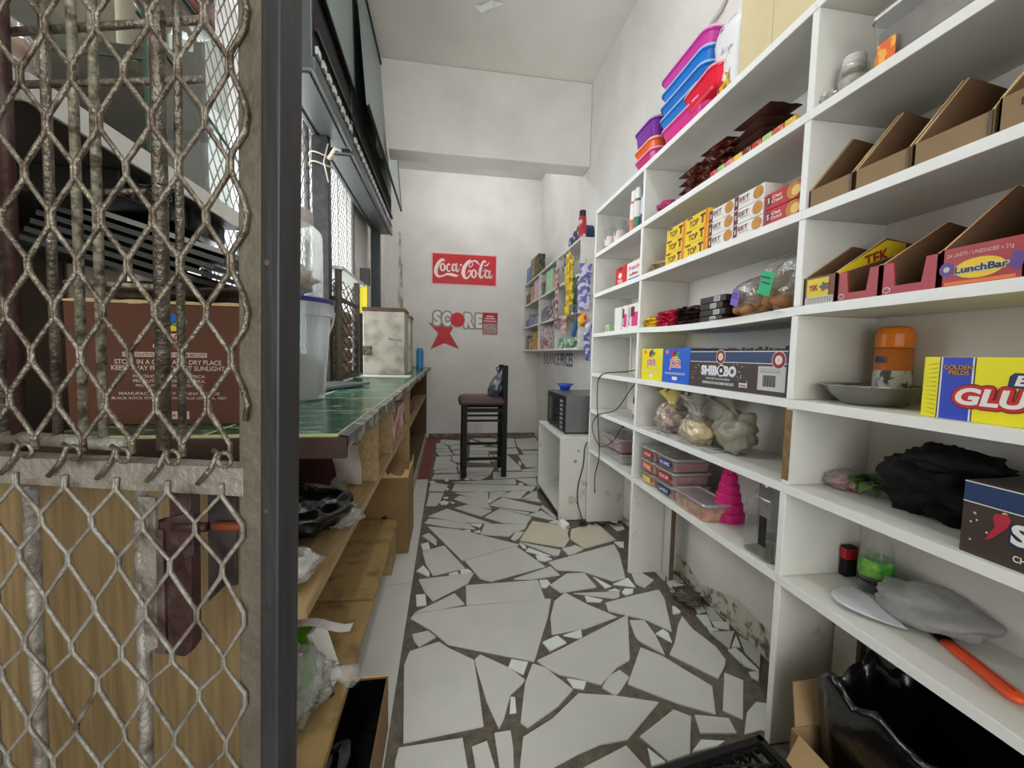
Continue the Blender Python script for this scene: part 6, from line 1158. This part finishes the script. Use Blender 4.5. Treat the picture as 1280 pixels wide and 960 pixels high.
obj('edge_strip', MB().bar((gx1, gy0, 1.49), (gx1, gy0, gz), .006, .006).bar((gx0, gy0, gz), (gx1, gy0, gz), .006, .006).bar((gx1, gy0, gz), (gx1, gy1, gz), .008, .006).bar((gx0, gy0, 1.7), (gx1, gy0, 1.7), .004, .004).bar((gx1, gy0-.02, 1.78), (gx1, gy1+.05, 1.66), .006, .004), ge, t)
obj('inner_shelf', MB().box(gx0+.01, gx1-.01, gy0+.01, gy1-.01, 1.695, 1.702), GLASSG, t)
obj('dark_back', MB().box(gx0+.01, gx1-.08, gy1-.006, gy1-.001, 1.5, gz), mat('case_back', (52, 48, 40), .6), t)
for k, (x, z, s_, lb) in enumerate(((-.74, 1.703, 1, 'brown loaf on the upper glass shelf'), (-.87, 1.703, .9, 'darker brown loaf on the upper glass shelf, farther left'), (-.8, 1.491, 1.1, 'wide brown loaf at the bottom of the glass case'))):
    tt = thing('bread_loaf', lb, 'bread', (x, 1.2, z))
    obj('crust', blob(.05*s_, .09, .035, 70+k, .08, 2, 24, 16, fine=.02), mat('crust_%d' % k, [(132, 96, 58), (96, 66, 40), (120, 92, 60)][k], .6, n=.6, ns=10, rgb2=(70, 46, 28)), tt, world=False, smooth=True)
    obj('score_line', MB().tube([(0, -.05, .071), (0, 0, .0745), (0, .05, .071)], .004, 6), CREAM, tt, world=False)
t = thing('sweet_jar', 'red filled clear jar on top of the glass case', 'jar', (-.69, 1.24, gz+.004))
obj('jar_wall', MB().lathe([(.075, 0), (.085, .01), (.085, .17), (.06, .2)], 28), JARG, t, world=False, smooth=True); obj('contents', MB().lathe([(.07, .004), (.08, .012), (.08, .12), (.05, .135)], 24), mat('dark_red_goods', (120, 30, 30), .4, n=.7, ns=16, rgb2=(180, 70, 60), bump=.5), t, world=False, smooth=True)
obj('lid', MB().lathe([(.065, .2), (.068, .203), (.068, .235), (.06, .238)], 24), mat('lid_red', (170, 24, 34), .4), t, world=False)
t = thing('bread_bag', 'clear bag of brown bread on the rack board at the far left', 'bag', (-.72, .8, 1.489))
obj('bread', blob(.06, .05, .06, 80, .15, 2.5, 30, 20), mat('bread_tan', (176, 126, 76), .6, n=.8, ns=12, rgb2=(120, 66, 44)), t, world=False, smooth=True); obj('film_bag', blob(.068, .058, .068, 80, .15, 2.5, 30, 20, fine=.12), BAGC, t, world=False, smooth=True)
# black dark cabinet backing at the far left
t = thing('dark_cupboard', 'dark brown cupboard standing against the wall behind the rack', 'cupboard', (-1.25, 1.2, 0))
obj('cupboard_body', MB().box(-1.44, -1.12, .8, 1.41, .005, 2.1), mat('cupboard_brown', (66, 54, 44), .6, n=.4, ns=5, rgb2=(44, 36, 30)), t, bevel=.004)
obj('cupboard_door', MB().box(-1.119, -1.1, .81, 1.1, .05, 2.08), mat('cupboard_brown', (0, 0, 0)), t, bevel=.003); cd_ = obj('cupboard_door', MB().box(-1.119, -1.1, 1.11, 1.4, .05, 2.08), mat('cupboard_brown', (0, 0, 0)), t, bevel=.003); obj('door_knob', MB().lathe([(.012, 0), (.015, .01), (.012, .02)], 12, c=(-1.1, 1.14, 1.0)), CHROME, cd_)

# goods under the counter
t = thing('black_bag', 'shiny black plastic bag lying on the pine shelf', 'bag', (-.4, 1.14, .613))
b = blob(.135, .11, .062, 27, .24, 2.2, 48, 30, fine=.16); obj('bag_body', b, BINBAG, t, world=False, smooth=True)
obj('clear_tail', (lambda q: (setattr(q, 'v', [(x+.1, y+.06, z*.7+.002) for x, y, z in q.v]), q)[1])(blob(.06, .07, .03, 28, .3, 3, 28, 18, fine=.2)), BAGC, t, world=False, smooth=True)
t = thing('clear_bag', 'crumpled clear plastic bag at the near end of the pine shelf', 'bag', (-.35, .9, .613))
obj('bag_body', blob(.085, .06, .035, 29, .25, 2.6, 36, 22, fine=.2), BAGW, t, world=False, smooth=True)
t = thing('tissue_pack', 'white crumpled paper sheets lying on the pine shelf before the divider', 'paper', (-.44, 1.47, .613))
for k in range(2):
    obj('sheet', MB().loft([[(-.12+.03*i, -.06+.12*j/5+.03*k, .008+.02*k+.02*noise.noise(Vector((i*.5, j*.7, k*9)))) for j in range(6)] for i in range(8)], cap=False, closed=False), mat('tissue', (190, 184, 172), .8), t, world=False, smooth=True)
obj('standing_sheet', MB().loft([[(.05+.022*i, .06-.01*j+.012*math.sin(i*1.3+j), .01+.026*j) for j in range(7)] for i in range(5)], cap=False, closed=False), mat('tissue', (0, 0, 0)), t, world=False, smooth=True)
carton('maroon_box', 'dark maroon box at the back of the pine shelf', 'box', -.6, -.4, 1.49, 1.58, .6135, .79, mat('maroon_dark', (70, 30, 32), .6))
for k, (a, b, h, x1) in enumerate(((1.66, 1.78, .1, -.3), (1.8, 1.98, .17, -.33))):
    carton('goods_box', ['small pink and cream pack behind the first pine divider', 'dark packs behind the first pine divider'][k], 'box', -.5, x1, a, b, .6135, .6135+h, mat('under_%d' % k, [(190, 140, 150), (60, 34, 34)][k], .5, n=.7, ns=14, rgb2=[(220, 200, 190), (110, 50, 50)][k]))
for k in range(4):
    y = 2.1+k*.19
    t = carton('tissue_carton', 'pink and white carton on the pine shelf, %s from the divider' % ['first', 'second', 'third', 'fourth'][k], 'box', -.5, -.285, y, y+.17, .6135, .6135+(.16 if k != 1 else .2), mat('pinkish_%d' % (k % 2), [(196, 110, 120), (110, 40, 50)][k % 2], .5, n=.8, ns=10, rgb2=(226, 206, 200), thr=(.48, .56)), 'pink and maroon cartons on the pine shelf')
carton('maroon_box', 'flat maroon box on the far pine shelf under the counter end', 'box', -.5, -.3, 3.3, 3.9, .579, .7, mat('maroon_far', (90, 44, 44), .6, n=.5, ns=12, rgb2=(50, 28, 28)))
carton('dark_box', 'dark box upon the flat maroon box at the counter end', 'box', -.5, -.32, 3.3, 3.7, .7005, .8, mat('dark_far', (50, 36, 34), .6))
# tall torn cardboard box
t = thing('torn_carton', 'tall torn open cardboard carton standing on the floor under the shelf', 'box', (-.33, 2.42, 0))
obj('box_body', MB().box(-.45, -.205, 2.25, 2.6, .003, .43), mat('carton_ochre', (134, 106, 66), .85, n=.4, ns=7, rgb2=(104, 78, 46)), t, bevel=.003)
q = random.Random(4); m = MB()
pts = [(-.45+.245*i/16, .43+q.uniform(-.002, .045)) for i in range(17)]
m.add([(x, 2.249, z) for x, z in pts]+[(x, 2.249, .425) for x, z in pts]+[(x, 2.252, z) for x, z in pts]+[(x, 2.252, .425) for x, z in pts], [f for i in range(16) for f in ((i, i+1, 18+i, 17+i), (34+i, 35+i, 52+i, 51+i), (i, i+1, 35+i, 34+i))])
pts = [(2.25+.35*i/16, .43+q.uniform(-.002, .04)) for i in range(17)]
m.add([(-.206, x, z) for x, z in pts]+[(-.206, x, .425) for x, z in pts]+[(-.209, x, z) for x, z in pts]+[(-.209, x, .425) for x, z in pts], [f for i in range(16) for f in ((i, i+1, 18+i, 17+i), (34+i, 35+i, 52+i, 51+i), (i, i+1, 35+i, 34+i))])
obj('torn_edge', m, CARDE, t, recalc=False); obj('hand_hole', MB().tube([(-.33, 2.2485, .2), (-.33, 2.2495, .2)], .018, 14), BLACKM, t)
# low shelf litter
t = thing('green_carton', 'green and white pack with barcode lying on the low plank', 'box', (-.33, 1.1, .201), R_(-12), rot=(0, R_(-18), R_(-12)))
obj('box_body', MB().box(-.055, .04, -.03, .03, .012, .17), mat('lime_green', (90, 160, 40), .45), t, world=False, bevel=.002); obj('white_side', MB().box(.0405, .055, -.031, .031, .0125, .17), INKW, t, world=False, bevel=.002)
patch(t, (.0, -.0305, .14), .032, .034, UB, UZ, INKW, name='barcode_label', world=False); m = MB()
for j in range(6): patch(t, (-.012+.0045*j, -.031, .142), .002, .02, UB, UZ, INKK, mb=m)
obj('barcode_lines', m, INKK, t, world=False, recalc=False)
t = thing('paper_scrap', 'curled white paper scrap above the green pack', 'paper', (-.33, 1.08, .37))
obj('scrap', MB().loft([[(-.11+.026*i, -.02+.04*j, .0+.035*math.sin(i*.55)+.05*(i/8)**2-.005*j) for j in (0, 1)] for i in range(9)], cap=False, closed=False), mat('scrap_white', (214, 212, 206), .7), t, world=False, smooth=True).scale = (.9, 1, .9)
for k, (x, y, rx, ry, rz_, lb) in enumerate(((-.36, 1.02, .075, .07, .085, 'clear crumpled bag with a twisted end hanging over the low plank'), (-.42, .86, .07, .06, .07, 'clear bag with reddish contents at the near end of the low plank'))):
    t = thing('clear_bag', lb, 'bag', (x, y, .201))
    obj('bag_body', blob(rx, ry, rz_, 90+k, .3, 2.4, 44, 28, fine=.25), BAGC, t, world=False, smooth=True)
    if k == 0: obj('twisted_end', MB().tube([(.04, .02, .08), (.09, .03, .085), (.125, .03, .07), (.14, .02, .06)], [.02, .017, .03, .012], 12), BAGC, t, world=False, smooth=True)
    else: obj('contents', blob(rx*.8, ry*.8, rz_*.7, 93, .3, 2.4, 30, 20), mat('reddish_goods', (130, 100, 92), .6, n=.6, ns=20, rgb2=(180, 150, 140)), t, world=False, smooth=True)
# box with bin bag on the floor
t = thing('low_carton', 'low open cardboard carton on the floor below the plank', 'box', (-.33, .9, 0))
m = MB().box(-.5, -.163, .65, .653, .003, .165).box(-.5, -.163, 1.172, 1.175, .003, .165).box(-.5, -.497, .653, 1.172, .003, .165).box(-.166, -.163, .653, 1.172, .003, .165).box(-.497, -.166, .653, 1.172, .003, .006)
obj('box_body', m, mat('carton_ochre', (0, 0, 0)), t); obj('pale_lip', MB().box(-.5, -.163, 1.171, 1.176, .165, .168), CARDE, t)
t = thing('bin_bag', 'black bin bag inside the low carton below the plank', 'bag', (-.32, .9, .008))
obj('bag_body', blob(.12, .2, .055, 37, .2, 2.6, 54, 34, fine=.3), BINBAG, t, world=False, smooth=True)
obj('bag_liner', MB().loft([[(-.495+e, .655+e, z), (-.168-e, .655+e, z), (-.168-e, 1.169-e, z), (-.495+e, 1.169-e, z)] for e, z in ((0, .16), (.0, .012), (.16, .012))], cap=False), BINBAG, t)

# ================================================================== THE TRELLIS GATE
GO_ = Vector((-.205, .5384, 0)); gd = Vector((.969, -.247, 0)); gn = Vector((.247, .969, 0))   # along the gate to the right; away from camera
def G(s, z, d=0, lean=True): return GO_+gd*(s+((z-1.087)*.0265 if lean else 0))+gn*d+Vector((0, 0, z))
gt = thing('trellis_gate', 'rusty diamond trellis security gate in the left foreground', 'gate', tuple(GO_+gd*-.2))
obj('gate_post', MB().add([G(s, z, d) for z in (.003, 2.3) for s, d in ((-.012, -.012), (.0125, -.012), (.0125, .03), (-.012, .03))], [(0,3,2,1),(4,5,6,7),(0,1,5,4),(1,2,6,5),(2,3,7,6),(3,0,4,7)]), POSTD, gt, bevel=.003)
obj('gate_flat_bar', MB().add([G(s, z, d) for z in (.003, 2.3) for s, d in ((-.048, -.001), (-.0125, -.001), (-.0125, .006), (-.048, .006))], [(0,3,2,1),(4,5,6,7),(0,1,5,4),(1,2,6,5),(2,3,7,6),(3,0,4,7)]), POSTM, gt, bevel=.002)
obj('weld_bead', MB().tube([G(-.0125, .6+.03*k, -.003+.0008*math.sin(k*2)) for k in range(40)], .0022, 5), POSTM, gt)
for z in (.78, .905, 1.2): obj('bolt', MB().tube([G(-.002, z, -.0135), G(-.002, z, -.011)], .0035, 10), CHROME, gt)
# lattice strips: every zig-zag wire is a part of its own
def node(col, row):   # upper field: row 0 at z 1.481 (even cols on even rows)
    return -.0867-.0345*(col), 1.481-.0563*row
up_rows = range(-9, 10)
def wiggle(a, b, d0, d1, n=5, bow=.0):
    out = []
    for i in range(n+1):
        s = i/n; e = s*s*(3-2*s)*.35+s*.65
        p = a.lerp(b, s); out.append(p+gn*(d0+(d1-d0)*s)+gd*bow*math.sin(s*math.pi*2))
    return out
gr = random.Random(11)
for lo, hi in ((0, 1),):
    for c in range(-1, 11):
        # wire c zig-zags between column c and c+1
        for ph in (0,):
            pts = []; 
            for r in up_rows:
                cc = c if (r % 2 == 0) == (c % 2 == 0) else c+1
                if cc < -1: cc = -1
                s, z = node(cc, r)
                if cc == -1 : s = -.0867+.031
                off = .0016 if cc == c else -.0016
                jit = gr.uniform(-.0011, .0011)
                pts.append(G(s+off*-1, z+.009, -.004)); pts.append(G(s+off*-1+jit, z-.009, -.004))
            obj('lattice_wire', MB().tube(pts, [.0031+gr.uniform(-.0003, .0004) for _ in pts], 7), IRON, gt, smooth=True)
# right-hand edge loops that touch the flat bar
def right_edge(z0, dz, n, ph):
    pts = []
    for k in range(n):
        z = z0-dz*2*k
        pts += [G(-.0537, z+.012, -.004), G(-.0537, z-.008, -.004), G(-.038, z-dz*.7, -.005), G(-.0325, z-dz, -.006), G(-.036, z-dz*1.35, -.005)]
    return pts
obj('lattice_edge_wire', MB().tube(right_edge(1.427+.0563*8, .0563, 8, 0), .0034, 7), IRON, gt, smooth=True)
# scroll curls at the foot of the upper lattice
for c in (0, 2, 4, 6, 8):
    s = -.0745-.0345*c
    ctr = (s+.012, .9635)
    pts = [G(s-.004, .975, -.006)]+[G(ctr[0]+.0088*math.cos(a), ctr[1]+.0088*math.sin(a), -.006) for a in [math.pi*.75-k*math.pi/6 for k in range(13 if c < 6 else 9)]]
    obj('scroll_curl', MB().tube(pts, .0028, 7), IRON, gt, smooth=True)
    obj('scroll_stem', MB().tube([G(s+.003, .972, -.006), G(s-.006, .952, -.007), G(s-.022, .932, -.009)], .003, 7), IRON, gt, smooth=True)
# lower lattice below the channel rail
rows = [.925, .8745, .822, .76, .70, .652, .585, .53, .475, .42, .365, .31, .25, .19, .13, .07]
for c in range(-1, 10):
    pts = []
    for r, z in enumerate(rows):
        cc = c if (r % 2 == 0) == (c % 2 == 0) else c+1
        s = -.0705-.0362*cc
        if cc == -1: s = -.0405
        off = -.0014 if cc == c else .0014; j = gr.uniform(-.0015, .0015)
        pts.append(G(s+off+j, z+.008, -.005, True)-gd*0); pts.append(G(s+off, z-.008, -.005, True))
    pts = [p+gd*((1.087-p.z)*.012) for p in pts]
    obj('lattice_wire', MB().tube(pts, [.0027+gr.uniform(-.0004, .0005) for _ in pts], 7), IRON2, gt, smooth=True)
obj('channel_rail', MB().add([G(s, z, d, False) for s in (-.9, -.046) for z, d in ((.9165, -.002), (.9525, -.002), (.9525, .028), (.949, .028), (.949, .002), (.9165, .002))], [tuple(range(6))[::-1], tuple(range(6, 12))]+[(i, (i+1) % 6, 6+(i+1) % 6, 6+i) for i in range(6)]), IRON2, gt, bevel=.001)
# second folded leaf: tubes behind the lattice
for k, (px_s, r, mt, top, bot) in enumerate(((-.185, .0085, IRON, 2.3, .962), (-.158, .0048, IRON, 2.3, .965), (-.276, .0055, mat('lichen_bar', (158, 154, 134), .6, .3, n=.95, ns=70, rgb2=(84, 74, 60), thr=(.42, .62), bump=.5, bs=120), 2.3, .975), (-.306, .0055, mat('lichen_bar', (0, 0, 0)), 2.3, .972), (-.346, .0055, IRON, 2.3, .96), (-.408, .008, RUST, 2.3, .94), (-.43, .006, IRON, 2.3, .94))):
    obj('upright_tube', MB().tube([G(px_s, bot, .035), G(px_s, top, .035)], r, 12), mt, gt, smooth=True)
obj('crossbar', MB().tube([G(-.45, 1.515, .045), G(-.13, 1.515, .045)], .005, 8), IRON, gt, smooth=True)
obj('crossbar', MB().tube([G(-.33, 1.306, .045), G(-.195, 1.306, .045)], .004, 8), IRON, gt, smooth=True)
obj('crossbar', MB().tube([G(-.34, 1.187, .045), G(-.19, 1.18, .045)], .0035, 8), mat('lichen_bar', (0, 0, 0)), gt, smooth=True)
obj('crossbar', MB().tube([G(-.45, .97, .035), G(-.24, .966, .035)], .0095, 12), IRON2, gt, smooth=True)
obj('crossbar', MB().tube([G(-.45, 1.445, .04), G(-.13, 1.44, .04)], .0048, 8), IRON, gt, smooth=True)
obj('wire_wrap', MB().tube([G(-.19+.02*math.cos(a*1.3)*(.5+a/20), 1.295+.014*math.sin(a*1.1), .03+.004*math.sin(a)) for a in [k*.7 for k in range(30)]], .0012, 5), BLACK, gt, smooth=True)
for s, r in ((-.205, .0085), (-.372, .0085), (-.45, .008)):
    obj('lower_tube', MB().tube([G(s, .01, .02), G(s, .915, .02)], r, 12), IRON2, gt, smooth=True)
obj('lock_side_plate', MB().add([G(s, z, d) for s, z in ((-.197, .905), (-.172, .905), (-.172, .7), (-.19, .69)) for d in (.008, .012)], [(0,2,4,6),(7,5,3,1),(0,1,3,2),(2,3,5,4),(4,5,7,6),(6,7,1,0)]), IRON2, gt)
t = thing('gate_lock', 'dark rusty slam lock with a bolt mounted behind the lattice', 'lock', tuple(G(-.15, .8, .02)))
def plate(nm, pts, d0, d1, m):
    n = len(pts); obj(nm, MB().add([G(s, z, d0) for s, z in pts]+[G(s, z, d1) for s, z in pts], [tuple(range(n)), tuple(range(n, 2*n))[::-1]]+[(i, (i+1) % n, n+(i+1) % n, n+i) for i in range(n)]), m, t, bevel=.001)
plate('lock_case', [(-.187, .85), (-.181, .87), (-.166, .87), (-.158, .88), (-.158, .915), (-.128, .915), (-.128, .70), (-.139, .685), (-.178, .687), (-.183, .70)], .014, .03, RUST)
plate('lock_face', [(-.183, .845), (-.174, .862), (-.164, .86), (-.162, .69), (-.177, .69), (-.182, .7)], .009, .013, mat('lock_face', (108, 92, 88), .6, .4, n=.8, ns=24, rgb2=(64, 42, 42), bump=.3))
plate('bracket', [(-.151, .88), (-.117, .89), (-.117, .832), (-.13, .826), (-.14, .86)], .006, .009, RUST)
plate('keeper_plate', [(-.104, .915), (-.064, .915), (-.064, .79), (-.08, .79), (-.104, .765)], .014, .018, mat('keeper_dark', (44, 36, 38), .6, .4, n=.5, ns=20, rgb2=(90, 80, 78)))
obj('bolt_rod', MB().tube([G(-.145, .868, .008), G(-.1, .87, .008)], .0062, 12), RUST, t, smooth=True); obj('bolt_rod', MB().tube([G(-.088, .872, .008), G(-.045, .874, .008)], .0058, 12), RUSTR, t, smooth=True)
